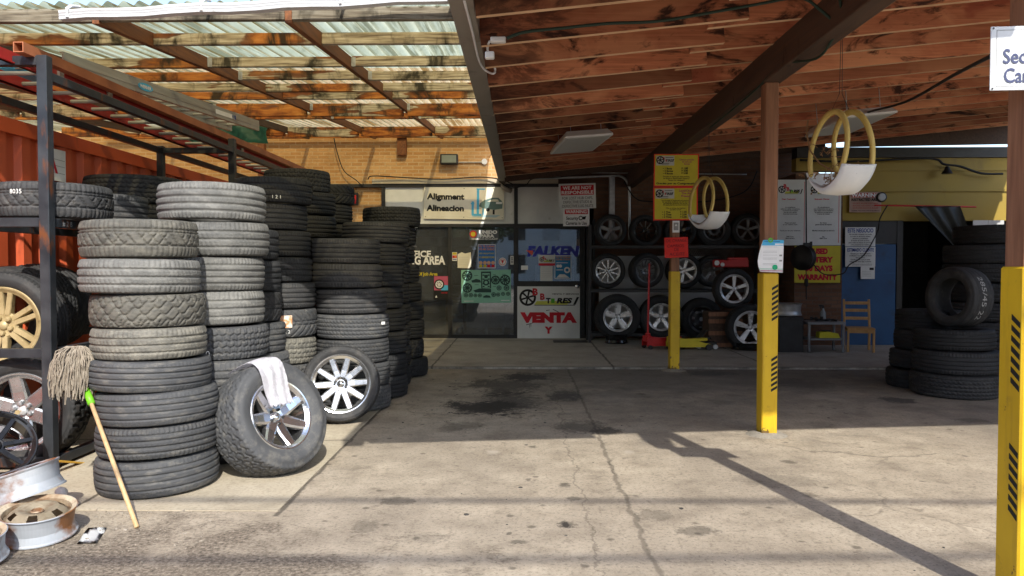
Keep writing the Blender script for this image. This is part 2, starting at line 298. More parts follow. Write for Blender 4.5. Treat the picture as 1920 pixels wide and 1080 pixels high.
def asphalt():
    g = NT('old_asphalt'); co = g.pos()
    big = g.noise(co, .55, detail=5); mid = g.noise(co, 3.2, detail=6, rough=.65); fine = g.noise(co, 46, detail=4, rough=.75); gr = g.noise(co, 85, detail=3, rough=.7)
    c = g.ramp(mid, [(.30, (.235, .197, .150)), (.46, (.355, .303, .232)), (.7, (.47, .405, .315))])
    c = g.mix(g.ramp(big, [(.35, .55), (.6, 0.0)]), c, (.185, .155, .125))
    c = g.mix(g.ramp(fine, [(.36, .6), (.48, 0.0)]), c, (.12, .10, .074)); c = g.mix(g.ramp(g.noise(co, 19, detail=5, rough=.7), [(.33, .4), (.46, 0.0)]), c, (.17, .145, .112)); c = g.mix(g.ramp(gr, [(.58, 0.0), (.70, .5)]), c, (.52, .46, .38)); c = g.mix(g.ramp(g.noise(co, 9, detail=5, rough=.7), [(.57, 0.0), (.68, .6)]), c, (.15, .125, .095))
    flat = g.vmath('MULTIPLY', co, (1, 1, 0)); dn = g.math('SUBTRACT', g.noise(co, 2.4, detail=6, rough=.7), .5); dn2 = g.math('SUBTRACT', g.noise(co, 14, detail=4, rough=.7), .5)
    for x, y, rx, ry, s in STAINS:
        L = g.vmath('LENGTH', g.vmath('MULTIPLY', g.vmath('SUBTRACT', flat, (x, y, 0)), (1 / abs(rx), 1 / abs(ry), 0)))
        L = g.math('ADD', g.math('MULTIPLY_ADD', dn, 2.6, L), g.math('ADD', g.math('MULTIPLY', dn2, 1.7), g.math('MULTIPLY', g.math('SUBTRACT', fine, .5), .9)))
        c = g.mix(g.ramp(L, [(.55, abs(s)), (1.05, 0.0)]), c, (.028, .025, .022) if s > 0 else (.42, .37, .31))
    sp = g.n('ShaderNodeSeparateXYZ', {0: co}); X, Y = sp.outputs[0], sp.outputs[1]
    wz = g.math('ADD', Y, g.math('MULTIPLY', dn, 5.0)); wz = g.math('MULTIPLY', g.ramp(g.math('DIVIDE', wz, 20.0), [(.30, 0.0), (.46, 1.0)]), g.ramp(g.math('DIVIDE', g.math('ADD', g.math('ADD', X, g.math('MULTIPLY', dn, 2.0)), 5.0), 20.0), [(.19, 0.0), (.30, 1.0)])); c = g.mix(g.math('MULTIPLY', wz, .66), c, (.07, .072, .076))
    def seam(c, x0, w, amp, s, ylo=-50, yhi=60):
        d = g.math('ABSOLUTE', g.math('ADD', g.math('SUBTRACT', X, x0), g.math('MULTIPLY', dn, amp))); d = g.math('ADD', d, g.math('MULTIPLY', dn2, w * 1.3))
        k = g.math('MULTIPLY', g.ramp(g.math('DIVIDE', d, w), [(.35, s), (1.0, 0.0)]), g.math('MULTIPLY', g.math('GREATER_THAN', Y, ylo), g.math('LESS_THAN', Y, yhi)))
        return g.mix(k, c, (.05, .042, .034))
    c = seam(c, .62, .020, .14, .5); c = seam(c, .36, .010, .3, .4); c = seam(c, -1.39, .022, .10, .75, 4.1, 9.6)
    for sc_, th in ((1.7, .035), (3.1, .03), (6.0, .05)):
        vd = g.n('ShaderNodeTexVoronoi', {'Vector': g.vmath('ADD', flat, (sc_ * 3.7, sc_, 0)), 'Scale': sc_}); rv = g.n('ShaderNodeSeparateColor', {0: vd.outputs['Color']}).outputs[0]
        k = g.math('ADD', g.math('DIVIDE', vd.outputs['Distance'], th * 3.2), g.math('MULTIPLY', dn2, 1.6)); c = g.mix(g.math('MULTIPLY', g.ramp(k, [(.5, .62), (1.0, 0.0)]), g.math('GREATER_THAN', rv, .68)), c, (.06, .05, .04))
    vo = g.n('ShaderNodeTexVoronoi', {'Vector': g.vmath('ADD', g.vmath('MULTIPLY', flat, (.9, .7, 0)), g.vmath('MULTIPLY', g.n('ShaderNodeTexNoise', {'Vector': co, 'Scale': 2.5, 'Detail': 5.0}).outputs[1], (.5, .5, 0))), 'Scale': 1.0}, feature='DISTANCE_TO_EDGE').outputs[0]
    ck = g.math('MULTIPLY', g.ramp(vo, [(.004, 1.0), (.014, 0.0)]), g.ramp(big, [(.52, 0.0), (.62, .45)])); c = g.mix(ck, c, (.06, .05, .04))
    # crumbled dark patch at the lower left
    e = g.math('ADD', g.vmath('LENGTH', g.vmath('MULTIPLY', g.vmath('SUBTRACT', flat, (-2.1, 3.15, 0)), (.55, 1.05, 0))), g.math('MULTIPLY', dn, 2.6))
    c = g.mix(g.ramp(e, [(.55, .85), (.95, 0.0)]), c, g.ramp(fine, [(.36, (.045, .036, .028)), (.52, (.16, .13, .10)), (.66, (.32, .27, .21))]))
    g.set(c, .9, 0, .25); h = g.math('ADD', g.math('MULTIPLY', fine, .6), g.math('MULTIPLY', gr, .5)); g.bump(g.math('SUBTRACT', h, g.math('MULTIPLY', ck, .6)), .55, .012); return g.m
def concrete(name, a, b, joints=(), jy=()):
    g = NT(name); co = g.pos(); mid = g.noise(co, 2.2, detail=6, rough=.65); fine = g.noise(co, 55, detail=4)
    c = g.ramp(mid, [(.3, a), (.7, b)]); c = g.mix(g.ramp(fine, [(.35, .4), (.5, 0.0)]), c, tuple(k * .55 for k in a)); dn = g.math('SUBTRACT', g.noise(co, 3.5, detail=6, rough=.7), .5)
    c = g.mix(g.ramp(g.noise(co, .9, detail=6, rough=.7), [(.52, 0.0), (.68, .6)]), c, tuple(k * .5 for k in a))
    sp = g.n('ShaderNodeSeparateXYZ', {0: co})
    for ax, js in ((0, joints), (1, jy)):
        for x0, slope, w in js:
            d = g.math('ABSOLUTE', g.math('ADD', g.math('SUBTRACT', sp.outputs[ax], x0), g.math('MULTIPLY', dn, .08)))
            c = g.mix(g.ramp(g.math('DIVIDE', d, w), [(.3, .85), (1.0, 0.0)]), c, tuple(k * .22 for k in a))
    g.set(c, .85, 0, .25); g.bump(fine, .3, .006); return g.m
# ------------------------------------------------------------------ tyres: one lathed carcass per tread pattern, tread cut as real grooves
def fr(x): return x - math.floor(x)
def tri(x): return abs(2 * fr(x) - 1) * 2 - 1
def near(a, w): return max(0.0, min(1.0, 1.6 - 1.2 * abs(a) / w))
def t_rib(u, v):
    d = max(near(v - c, .07) for c in (-.62, -.22, .2, .6))
    if abs(v) > .68: d = max(d, .55 if fr(u * 80) < .3 else 0)
    elif fr(u * 80 + v * .6) < .2: d = max(d, .3)
    return d
def t_rib4(u, v):
    d = max(near(v - c, .075) for c in (-.55, -.05, .45))
    if abs(v) > .6: d = max(d, .6 if fr(u * 72) < .28 else 0)
    elif fr(u * 72 + v * 1.4) < .25: d = max(d, .42)
    return d
def t_worn(u, v):
    d = max(near(v - c, .05) * .95 for c in (-.58, -.12, .3, .66))
    return max(d, .28 if abs(v) > .72 and fr(u * 90) < .3 else 0)
def t_zig(u, v):
    d = max(near(v - .52, .05), near(v + .42, .05), near(v - .36, .04))
    if -.4 < v < .36: d = max(d, 1.0 if fr(u * 34 + v * 1.3) < .17 else 0, .9 if fr(u * 34 - v * 1.3) < .17 and fr(u * 8.5) < .7 else 0)
    elif fr(u * 68) < .3: d = max(d, .6)
    return d
def t_swirl(u, v):
    d = 0
    for i, c in enumerate((-.82, -.42, 0.0, .42, .82)):
        d = max(d, near(v - c - .24 * math.sin(2 * math.pi * (u * 19 + i * .33)), .075))
    if abs(v) > .55 and fr(u * 38 + abs(v) * .6) < .16: d = 1
    return d
def t_block(u, v):
    d = 0; k = 44
    for c in (-.6, -.2, .2, .6): d = max(d, near(v - c - .07 * tri(u * k), .06))
    row = int((v + 1) * 2.5)
    return max(d, .9 if fr(u * k + row * .5) < .22 else 0, .3 if fr(u * k + row * .5 + .5) < .12 else 0)
def t_dir(u, v):
    d = .95 if fr(u * 30 + abs(v) * 1.6) < .26 else 0
    return max(d, near(v - .15, .05), near(v + .15, .05), .35 if fr(u * 90 + abs(v) * 3) < .25 else 0)
def t_knob(u, v):
    d = 0; k = 30
    for c in (-.5, .0, .5): d = max(d, near(v - c - .1 * tri(u * k), .075))
    row = int((v + 1) * 2)
    return max(d, 1.0 if fr(u * k + row * .5) < .27 else 0)
def t_net(u, v):
    d = 0
    for i, c in enumerate((-.72, -.36, 0, .36, .72)): d = max(d, .8 * near(v - c - .09 * math.sin(2 * math.pi * (u * 34 + i * .5)), .045))
    row = int((v + 1) * 3)
    return max(d, .75 if fr(u * 34 + row * .5 + .12 * math.sin(v * 9)) < .13 else 0)
def t_fine(u, v):
    d = max(near(v - c - .05 * tri(u * 60), .05) for c in (-.7, -.35, 0, .35, .7))
    return max(d, .5 if fr(u * 60 + round(v * 3) * .3) < .25 else 0)
TREAD = dict(rib=t_rib, rib4=t_rib4, worn=t_worn, zig=t_zig, swirl=t_swirl, block=t_block, dir=t_dir, knob=t_knob, fine=t_fine, net=t_net)
TM = {}
def tyre_mesh(kind, low=False):
    key = (kind, low)
    if key in TM: return TM[key]
    R, W = .35, .23; rr = R * (.745 if low == 2 else .69 if low else .615); S = R - rr; nseg = 320; nv = 36
    side = [(rr, -.37), (rr + .008, -.42), (rr + .2 * S, -.455), (rr + .45 * S, -.495), (rr + .62 * S, -.492), (rr + .635 * S, -.482), (R - .026, -.475), (R - .018, -.462)]
    vs = [-.445 + .89 * i / nv for i in range(nv + 1)]
    tread = [(R - .012 * abs(z / .445) ** 4 - .002 * (z / .445) ** 2, z) for z in vs]
    prof = side + tread + [(r, -z) for r, z in side[::-1]] + [(rr, .35), (R - .03, .36), (R - .024, .0), (R - .03, -.36), (rr, -.35)]
    fn = TREAD[kind]; n0 = len(side); m = len(prof); dep = .011 if kind in ('knob', 'net', 'swirl', 'block', 'zig', 'dir') else .0105
    verts = []; faces = []
    for i in range(nseg):
        a = 2 * math.pi * i / nseg; ca, sa = math.cos(a), math.sin(a)
        for j, (r, z) in enumerate(prof):
            if n0 <= j <= n0 + nv: r -= dep * fn(i / nseg, z / .445) * (1 if abs(z) < .43 else .75)
            elif j in (n0 - 1, n0 - 2, n0 + nv + 1, n0 + nv + 2) and kind != 'worn' and fr(i / nseg * 64) < .3: r -= .005
            verts.append((r * ca, r * sa, z * W))
    for i in range(nseg):
        A, Bq = i * m, ((i + 1) % nseg) * m
        for j in range(m): faces.append((A + j, Bq + j, Bq + (j + 1) % m, A + (j + 1) % m))
    me = bpy.data.meshes.new('tyre_' + kind); me.from_pydata(verts, [], faces); me.shade_smooth(); me.materials.append(RUB['dark']); TM[key] = me
    return me
def set_mat(o, m): o.material_slots[0].link = 'OBJECT'; o.material_slots[0].material = m
def tyre_obj(kind, mat, R, W, parent=None, low=False):
    o = bpy.data.objects.new('tyre', tyre_mesh(kind, low)); col.objects.link(o); set_mat(o, RUB[mat])
    o.scale = (R / .35, R / .35, W / .23)
    if parent is not None: o.parent = parent
    return o
def chalk(parent_tyre, s, R, W, h=.035, z=0.0, turn=0.0, sx=1.0):
    """hand-written chalk number lying on the tread (child of the tyre, in its scaled space)"""
    bm = text_bm(s, h, None); k = .35 / R; kz = .23 / W
    for v in bm.verts:
        a = -math.pi / 2 + turn + v.co.x * sx / R
        v.co = Vector((math.cos(a) * (.3515 + v.co.y * 0), math.sin(a) * .3515, (v.co.z + z) * kz))
    obj('chalk_mark', bm, CHALK, parent_tyre)
# ------------------------------------------------------------------ lettering
_ft = {}
def text_bm(s, h, maxw=None, bold=0.0, align='CENTER', shear=0.0):
    """text standing in the xz plane facing -y, vertically centred on z = 0; h: capital height"""
    cu = bpy.data.curves.new('t', 'FONT'); cu.body = s; cu.size = h / .69; cu.align_x = align; cu.offset = bold * h; cu.shear = shear
    cu.space_line = .95; cu.resolution_u = 3
    o = bpy.data.objects.new('t', cu); col.objects.link(o)
    dg = bpy.context.evaluated_depsgraph_get(); dg.update(); me = o.evaluated_get(dg).to_mesh()
    bm = B(); bm.from_mesh(me); bpy.data.objects.remove(o); bpy.data.curves.remove(cu)
    if bm.verts:
        xs = [v.co.x for v in bm.verts]; ys = [v.co.y for v in bm.verts]; w = max(xs) - min(xs)
        k = 1 if maxw is None else (maxw / w if maxw > 0 else min(1, -maxw / w))
        n_ = s.count('\n'); cy = h / 2 - (n_ * h / .69 * .95) / 2
        for v in bm.verts: v.co = Vector((v.co.x * k, 0, v.co.y - cy))
    return bm
def merge(bm, other, off):
    t = bpy.data.meshes.new('t'); 
    for v in other.verts: v.co += Vector(off)
    other.to_mesh(t); other.free(); bm.from_mesh(t); bpy.data.meshes.remove(t)
class Sign:
    """a flat board at its real place; prints are given in fractions of the board (x right, y down)"""
    def __init__(s, name, label, cat, c, w, h, m, t=.006, rz=0, ry=0, bev=0, base=True, poly=None):
        s.w, s.h, s.t = w, h, t; s.r = thing(name, label, cat, c, rz); s.r.rotation_euler = (0, ry, rz); s.txt = {}; s.lay = 0
        bm = B()
        if poly: prism(bm, [((x - .5) * w, (.5 - y) * h) for x, y in poly], -t / 2, t / 2)
        else: bx(bm, (0, 0, 0), (w, t, h), None, bev)
        obj('board', bm, m, s.r)
    def P(s, x, y): return ((x - .5) * s.w, (.5 - y) * s.h)
    def block(s, x0, y0, x1, y1, m, name='printed_panel', lay=1):
        a, b = s.P(x0, y0), s.P(x1, y1); y = -s.t / 2 - .0012 * lay; bm = B(); box2(bm, (a[0], y, b[1]), (b[0], y + .0008, a[1])); s.txt.setdefault((name, m), []).append(bm)
    def text(s, st, x, y, h, m, maxw=None, bold=.02, align='CENTER', shear=0, lay=3):
        bm = text_bm(st, h * s.h, None if maxw is None else maxw * s.w, bold, align, shear); p = s.P(x, y)
        for v in bm.verts: v.co += Vector((p[0], -s.t / 2 - .0012 * lay, p[1]))
        s.txt.setdefault(('lettering', m), []).append(bm)
    def shape(s, pts, m, name='printed_shape', lay=2):
        bm = B(); y = -s.t / 2 - .0012 * lay; prism(bm, [s.P(*p) for p in pts], y, y + .0008); s.txt.setdefault((name, m), []).append(bm)
    def ring(s, x, y, r0, r1, m, name='printed_shape', lay=2, n=28, kx=1.0):
        p = s.P(x, y); yy = -s.t / 2 - .0012 * lay; bm = B(); rings = []
        for i in range(n):
            a = 2 * math.pi * i / n; rings.append([bm.verts.new((p[0] + math.cos(a) * q * kx, yy, p[1] + math.sin(a) * q)) for q in (r0, r1)])
        for i in range(n): A, C = rings[i], rings[(i + 1) % n]; bm.faces.new((A[0], A[1], C[1], C[0]))
        s.txt.setdefault((name, m), []).append(bm)
    def wheel(s, x, y, r, m, lay=2, n=6):
        s.ring(x, y, r * .74, r, m, 'printed_wheel', lay); p = s.P(x, y); s.ring(x, y, .001, r * .2, m, 'printed_wheel', lay)
        for k in range(n):
            a = 2 * math.pi * k / n + .3; d = Vector((math.cos(a), math.sin(a))); q = Vector((-d.y, d.x)) * r * .09; P0 = Vector(p)
            pts = [P0 + d * r * .1 + q, P0 + d * r * .8 + q * 1.3, P0 + d * r * .8 - q * 1.3, P0 + d * r * .1 - q]
            yy = -s.t / 2 - .0012 * lay; bm = B(); prism(bm, [(v.x, v.y) for v in pts], yy, yy + .0006); s.txt.setdefault(('printed_wheel', m), []).append(bm)
    def logo(s, x0, y0, x1, y1):
        """wheel, two outlined Bs and the shop's name over a yellow bar"""
        W, H = (x1 - x0), (y1 - y0); f = lambda x, y: (x0 + x * W, y0 + y * H); r = min(W * s.w * .15, H * s.h * .46)
        s.wheel(*f(.15, .55), r, BLKP); s.shape([f(.30, .74), f(.86, .74), f(.80, .94), f(.26, .94)], LIMEY, lay=1)
        s.text('B', *f(.27, .24), H * .36, REDP, bold=.06); s.text('B', *f(.39, .50), H * .32, REDP, bold=.06)
        s.text('T', *f(.49, .72), H * .26, BLKP, bold=.08); s.block(*f(.535, .60), *f(.595, .85), LIMEP, 'printed_tyre', 2); s.text('RES', *f(.745, .72), H * .26, BLKP, W * .26, bold=.08, shear=.2)
        s.shape([f(.90, .94), f(.94, .94), f(1.0, .52), f(.96, .52)], BLKP); s.shape([f(.26, .95), f(.93, .95), f(.93, .985), f(.26, .985)], BLKP)
    def done(s):
        for (name, m), bms in s.txt.items():
            bm = B()
            for q in bms: merge(bm, q, (0, 0, 0))
            obj(name, bm, m, s.r)
        return s.r
LIMEY = plain('lime_yellow_print', (.62, .62, .10))
# ------------------------------------------------------------------ rims
def lip_prof(Rr, W, full=True):
    h = W / 2
    return [(Rr * 1.03, h * .80), (Rr * 1.045, h * .86), (Rr * 1.02, h * .90), (Rr * .985, h * .88), (Rr * .94, h * .80), (Rr * .885, h * .72), (Rr * .89, h * .3), (Rr * .90, -h * .3), (Rr * .97, -h * .8), (Rr * 1.03, -h * .86), (Rr * 1.03, -h * .78), (Rr * .99, -h * .7), (Rr * .93, -h * .25), (Rr * .955, h * .3), (Rr * .99, h * .7)]
def spoke_rim(Rr, W, n, w0, w1, hub=.24, dish=.15, twin=0.0, th=.30, taper=.75, rot=0.0):
    """rim barrel, hub and n solid spokes with bevelled faces; axis z, outer face +z"""
    bm = B(); h = W / 2; lathe(bm, lip_prof(Rr, W), 64, close=True)
    zf = h * (.80 - dish); zl = h * .74; rh = Rr * hub
    lathe(bm, [(0, zf - h * .05), (rh * .55, zf - h * .05), (rh * .9, zf), (rh * 1.08, zf - h * .12), (rh * 1.05, zf - h * .55), (0, zf - h * .55)], 28)
    for k in range(n):
        for tw in ((-1, 1) if twin else (0,)):
            a = rot + 2 * math.pi * k / n; m = Matrix.Rotation(a, 4, 'Z'); rows = []
            for t, wd in ((0, w0), (.35, w0 + (w1 - w0) * .25), (.75, w0 + (w1 - w0) * .65), (1.0, w1)):
                r = rh * .85 + (Rr * .92 - rh * .85) * t; z = zf + (zl - zf) * t ** 1.6 + h * .02; off = tw * twin * Rr * (.5 + .5 * t)
                hw = wd * Rr / 2; b = z - h * th * (1.1 - .4 * t)
                rows.append([bm.verts.new(m @ Vector((r, off + y, zz))) for y, zz in ((-hw, b), (-hw, z - h * .06), (-hw * taper, z), (hw * taper, z), (hw, z - h * .06), (hw, b))])
            for p, q in zip(rows, rows[1:]):
                for j in range(6): bm.faces.new((p[j], p[(j + 1) % 6], q[(j + 1) % 6], q[j]))
            bm.faces.new(rows[0]); bm.faces.new(rows[-1][::-1])
    return bm, zf
def disc_rim(Rr, W, holes=8, dome=1.0):
    """pressed steel disc wheel: barrel plus dished disc with real round openings"""
    bm = B(); h = W / 2; lathe(bm, lip_prof(Rr, W), 64, close=True)
    N = holes * 8; fs = []; radii = [.16, .30, .42, .48, .56, .68, .74, .80, .91]; zz = [.35, .55, .62, .64, .62, .50, .42, .30, .18]; ring = []
    for r, z in zip(radii, zz): ring.append([bm.verts.new((r * Rr * math.cos(2 * math.pi * i / N), r * Rr * math.sin(2 * math.pi * i / N), z * h * dome)) for i in range(N)])
    for q in range(len(radii) - 1):
        for i in range(N):
            if q in (4, 5) and i % 8 in (2, 3, 4): continue
            fs.append(bm.faces.new((ring[q][i], ring[q][(i + 1) % N], ring[q + 1][(i + 1) % N], ring[q + 1][i])))
    bmesh.ops.solidify(bm, geom=fs, thickness=-.006)
    return bm, h * .45 * dome
RC = {}
def wheel(name, label, cat, C, axis, R, W, style, rm, kind='rib', rub='black', low=True, group=None, spin=0.0, nuts=5, cap=None, detail=True, capm=None, ns=1.0):
    """wheel > tyre, rim (> hub_cap, lug_nut): axis points out of the visible face; the Empty stands at the hub"""
    o = thing(name, label, cat, C, 0, group); ax = Vector(axis).normalized()
    o.rotation_mode = 'QUATERNION'; o.rotation_quaternion = ax.to_track_quat('Z', 'Y') @ Matrix.Rotation(spin, 3, 'Z').to_quaternion()
    tyre_obj(kind, rub, R, W, o, low); Rr = R * (.745 if low == 2 else .69 if low else .615) * .985; rw = W * .95
    if style is None: return o
    bm, zf = disc_rim(Rr, rw, style[1]) if style[0] == 'disc' else spoke_rim(Rr, rw, *style)
    bmesh.ops.recalc_face_normals(bm, faces=bm.faces[:]); rim = obj('rim', bm, rm, o)
    if not detail: return o
    bm = B(); rc = Rr * .13; lathe(bm, [(0, zf + .012), (rc * .8, zf + .010), (rc, zf), (rc, zf - .02)], 20); obj('hub_cap', bm, capm or rm, rim, True)
    nb = B(); lathe(nb, [(0, .014 * ns), (.008 * ns, .013 * ns), (.0105 * ns, .008 * ns), (.0105 * ns, -.01)], 10); nm = mesh_of('lug_nut', nb, DARK if cap is None else cap)
    for k in range(nuts):
        a = 2 * math.pi * (k + .5) / nuts; n_ = bpy.data.objects.new('lug_nut', nm); col.objects.link(n_); n_.parent = rim; n_.location = (math.cos(a) * Rr * .215, math.sin(a) * Rr * .215, zf - .002)
    return o
# ------------------------------------------------------------------ THE SETTING
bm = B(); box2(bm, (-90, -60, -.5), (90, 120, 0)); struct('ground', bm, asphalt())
bm = B(); box2(bm, (-7, 4.18, 0.001), (-1.40, 10.1, .006)); struct('concrete_pad', bm, concrete('pale_concrete', (.36, .31, .23), (.47, .415, .32), ((-2.6, 0, .02),), ((7.35, 0, .02), (5.9, 0, .015))))
bm = B(); box2(bm, (-7, 10.1, .001), (12, 14.2, .03)); struct('walkway_slab', bm, concrete('grey_concrete', (.30, .275, .24), (.40, .37, .325), ((-1.25, 0, .02), (1.24, 0, .025), (3.4, 0, .02)), ((10.12, 0, .03),)))
# ---- shop building
YF = 14.2
shop = thing('shop_building', 'tan brick tire shop with dark framed office front behind the canopies', 'shop', (0, YF, 0))
bm = B(); box2(bm, (-12, YF + .05, 2.98), (-.36, YF + .35, 5.2)); box2(bm, (-12, YF + .05, 0), (-2.66, YF + .35, 2.98)); obj('brick_wall', bm, BRICK, shop, w=True)
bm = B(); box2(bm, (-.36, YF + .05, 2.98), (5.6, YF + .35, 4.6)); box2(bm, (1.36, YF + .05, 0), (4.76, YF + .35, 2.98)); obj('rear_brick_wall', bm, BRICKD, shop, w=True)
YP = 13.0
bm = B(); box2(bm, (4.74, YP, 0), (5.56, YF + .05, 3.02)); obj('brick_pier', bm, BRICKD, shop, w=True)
YWALL = M('yellow_wall', [(.3, (.25, .175, .028)), (.7, (.35, .245, .036))], 1.2, rough=.6, spots=((.16, .11, .03), 2.5, .58, .8, (1, 1, .4)))
bm = B(); box2(bm, (5.56, YP, 2.2), (9.2, YP + .2, 3.06)); box2(bm, (4.74, YP - .02, 3.06), (9.2, YP + .2, 3.28)); box2(bm, (5.56, YP - .03, 2.70), (9.2, YP - .001, 2.74)); obj('yellow_wall', bm, YWALL, shop, w=True)
bm = B(); box2(bm, (4.74, YP - .06, 3.285), (9.2, YP + .2, 3.46)); obj('header_beam', bm, DARK, shop, w=True)
for a, b in (((6.52, YP + .02, 0), (6.62, YP + .22, 2.2)), ((5.57, YP + .03, 1.80), (6.52, YP + .2, 2.195)), ((8.6, YP + .02, 0), (9.2, YP + .22, 2.2))):
    bm = B(); box2(bm, a, b); obj('bay_frame', bm, DARK, shop, w=True)
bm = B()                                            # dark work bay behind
for a, b in (((6.5, 17, 0), (9.2, 17.1, 3)), ((6.4, YP + .22, 0), (6.5, 17, 3)), ((9.2, 4.6, 0), (9.4, 17, 2.9)), ((6.5, YP + .22, 2.6), (9.2, 17, 2.7))): box2(bm, a, b)  # right-hand wall lengthened forward, out of view, to block sidelight
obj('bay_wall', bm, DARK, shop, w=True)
bd = B(); bx(bd, (6.04, YP + .06, .91), (.94, .06, 1.76), None, .006); d_ = obj('blue_door', bd, BLUE, shop, w=True)
for za, zc in ((1.27, 1.30), (1.76, 1.785)):
    bm = B(); box2(bm, (5.59, YP + .024, za), (6.49, YP + .031, zc)); f_ = obj('door_rail', bm, BLUE, shop, w=True); f_.parent = d_; f_.location = (0, 0, 0)
# office front: transom panels, frames, panes, door
fx = lambda px: X_(px, YF)
TR0, TR1, DB = Z_(421, YF), Z_(351, YF), .06
bm = B(); box2(bm, (fx(722), YF - .01, TR0), (fx(964), YF + .03, TR1)); box2(bm, (fx(971), YF - .01, TR0), (fx(1100), YF + .03, TR1)); obj('transom_panel', bm, WBOARD, shop, w=True)
bm = B()
for p in (720, 844, 966.5, 1093): box2(bm, (fx(p) - .035, YF - .04, .03), (fx(p) + .035, YF + .05, TR0 - .001))
for p in (720, 967.5, 1101): box2(bm, (fx(p) - .035, YF - .042, TR0), (fx(p) + .035, YF + .05, TR1))
box2(bm, (fx(716), YF - .05, TR0 - .05), (fx(1098), YF + .04, TR0 + .012)); box2(bm, (fx(716), YF - .045, .031), (fx(1098), YF + .045, .10)); box2(bm, (fx(600), YF - .06, TR1), (fx(1103), YF + .045, TR1 + .06))
box2(bm, (fx(1101), YF - .06, .031), (fx(1106), YF - .01, 2.3)); box2(bm, (fx(1110), YF - .10, .031), (fx(1115), YF - .05, 2.3))
obj('window_frame', bm, DARK, shop, w=True)
for a, b in ((722, 841), (847, 963)):
    bm = B(); box2(bm, (fx(a), YF, .10), (fx(b), YF + .008, TR0 - .05)); obj('window_pane', bm, GLASS, shop, w=True)
dr = B(); z0, z1 = Z_(536, YF), Z_(529, YF)
for a, b in (((fx(969.5), YF - .03, .10), (fx(972), YF + .02, TR0 - .05)), ((fx(1087), YF - .03, .10), (fx(1090), YF + .02, TR0 - .05)), ((fx(972), YF - .03, z0 - .03), (fx(1087), YF + .02, z1 + .02)), ((fx(972), YF - .03, TR0 - .08), (fx(1087), YF + .02, TR0 - .05)), ((fx(972), YF - .03, .10), (fx(1087), YF + .02, .13)), ((fx(1074), YF - .035, z0 - .10), (fx(1087), YF - .001, z0 - .03))): box2(dr, a, b)
door = obj('office_door', dr, DARK, shop, w=True)
def sub(name, bm, m, par, smooth=False):
    for v in bm.verts: v.co -= shop.location
    o = obj(name, bm, m, par, smooth); return o
bm = B(); box2(bm, (fx(972), YF - .004, z1 + .02), (fx(1087), YF + .004, TR0 - .08)); sub('door_pane', bm, GLASS, door)
bm = B(); disc(bm, (fx(1082), YF - .036, z0 - .005), .035, .04, 20); sub('door_knob', bm, CHROME, door, True)
FLASH = M('cream_flashing', [(.3, (.42, .36, .27)), (.7, (.52, .46, .35))], 3, rough=.6)
bm = B(); box2(bm, (fx(700), YF - .09, TR1 + .062), (fx(1046), YF + .045, TR1 + .15)); obj('flashing', bm, FLASH, shop, w=True)
# office interior
INW = plain('interior_wall', (.15, .155, .17)); bm = B()
for a, b in (((-2.7, 18, 0), (1.4, 18.1, 3)), ((-2.75, YF + .36, 0), (-2.66, 18, 3)), ((1.36, YF + .36, 0), (1.45, 18, 3)), ((-2.66, YF + .36, 2.9), (1.36, 18, 2.99))): box2(bm, a, b)
obj('interior_wall', bm, INW, shop, w=True)
bm = B(); box2(bm, (-2.66, YF + .02, .012), (1.36, 18, .026)); obj('interior_floor', bm, plain('interior_floor', (.09, .08, .07)), shop, w=True)
# ---- left canopy: translucent corrugated sheet on weathered purlins
zb = lambda Y: 3.01 + .09 * (Y - 4.9)
can = thing('canopy', 'weathered timber canopy with translucent corrugated roof over the tire stacks', 'canopy', (-3, 9, 0))
bm = B(); n = 560; xa, xb = -8.6, -.30; ys = [4.84, 7.4, 10.2, 12.55, 13.75, 14.25]; rows = []
for Y in ys:
    row = []
    for i in range(n + 1):
        X = xa + (xb - xa) * i / n; X_gap = X if not (12.6 < Y < 14 and X > -.505) else -.505
        row.append(bm.verts.new((X_gap, Y, zb(Y) + .108 + .02 * math.sin(X / .105 * 2 * math.pi) + .004 * mnoise.noise((X * 3, Y, 0)))))
    rows.append(row)
for a, b in zip(rows, rows[1:]):
    for i in range(n): bm.faces.new((a[i], a[i + 1], b[i + 1], b[i]))
obj('roof_sheet', bm, sheet_mat(), can, True, w=True)
GX = [-8.0, -6.61, -5.34, -4.07, -2.80, -1.53, -.42]
for k, Y in enumerate((4.88, 5.6, 6.58, 7.29, 8.04, 8.62, 9.73, 10.8, 12.8, 14.08)):
    hh = .088 if k not in (6, 8) else .165
    for a, b in zip(GX, GX[1:]):
        if k in (0,) and a > -7: pass
        bm = B(); j = random.uniform(-.008, .008); box2(bm, (a + .024, Y - .022, zb(Y) + .088 - hh + j), (b - .024 if b < -.5 else b, Y + .022, zb(Y) + .086 + j), .004)
        c = Vector(((a + b) / 2, Y, zb(Y))); o_ = obj('purlin', bm, WPF if k == 0 else WP, can, w=True)
        for v in o_.data.vertices: v.co -= (c - can.location)
        o_.location = c - can.location
for X in GX[1:-1]:
    bm = B(); beam(bm, (X, 4.86, zb(4.86) + .035), (X, 14.1, zb(14.1) + .035), .046, .105, .003); obj('girder', bm, BURNT if X > -4 else GIRW, can, w=True)
for X in GX[2:-1]:
    for Y in (6.58, 7.29, 9.73, 10.8):
        for s in (-1, 1): bm = B(); box2(bm, (X + s * .025, Y - .045, zb(Y) + .0), (X + s * .028 + s * .001, Y - .024, zb(Y) + .08)); box2(bm, (X + s * .026, Y - .028, zb(Y) + .0), (X + s * .06, Y - .0245, zb(Y) + .08)); obj('joist_hanger', bm, GALV, can, w=True)
bm = B(); box2(bm, (-4.99, 13.95, .03), (-4.87, 14.06, zb(14))); obj('canopy_post', bm, BURNT, can, w=True)
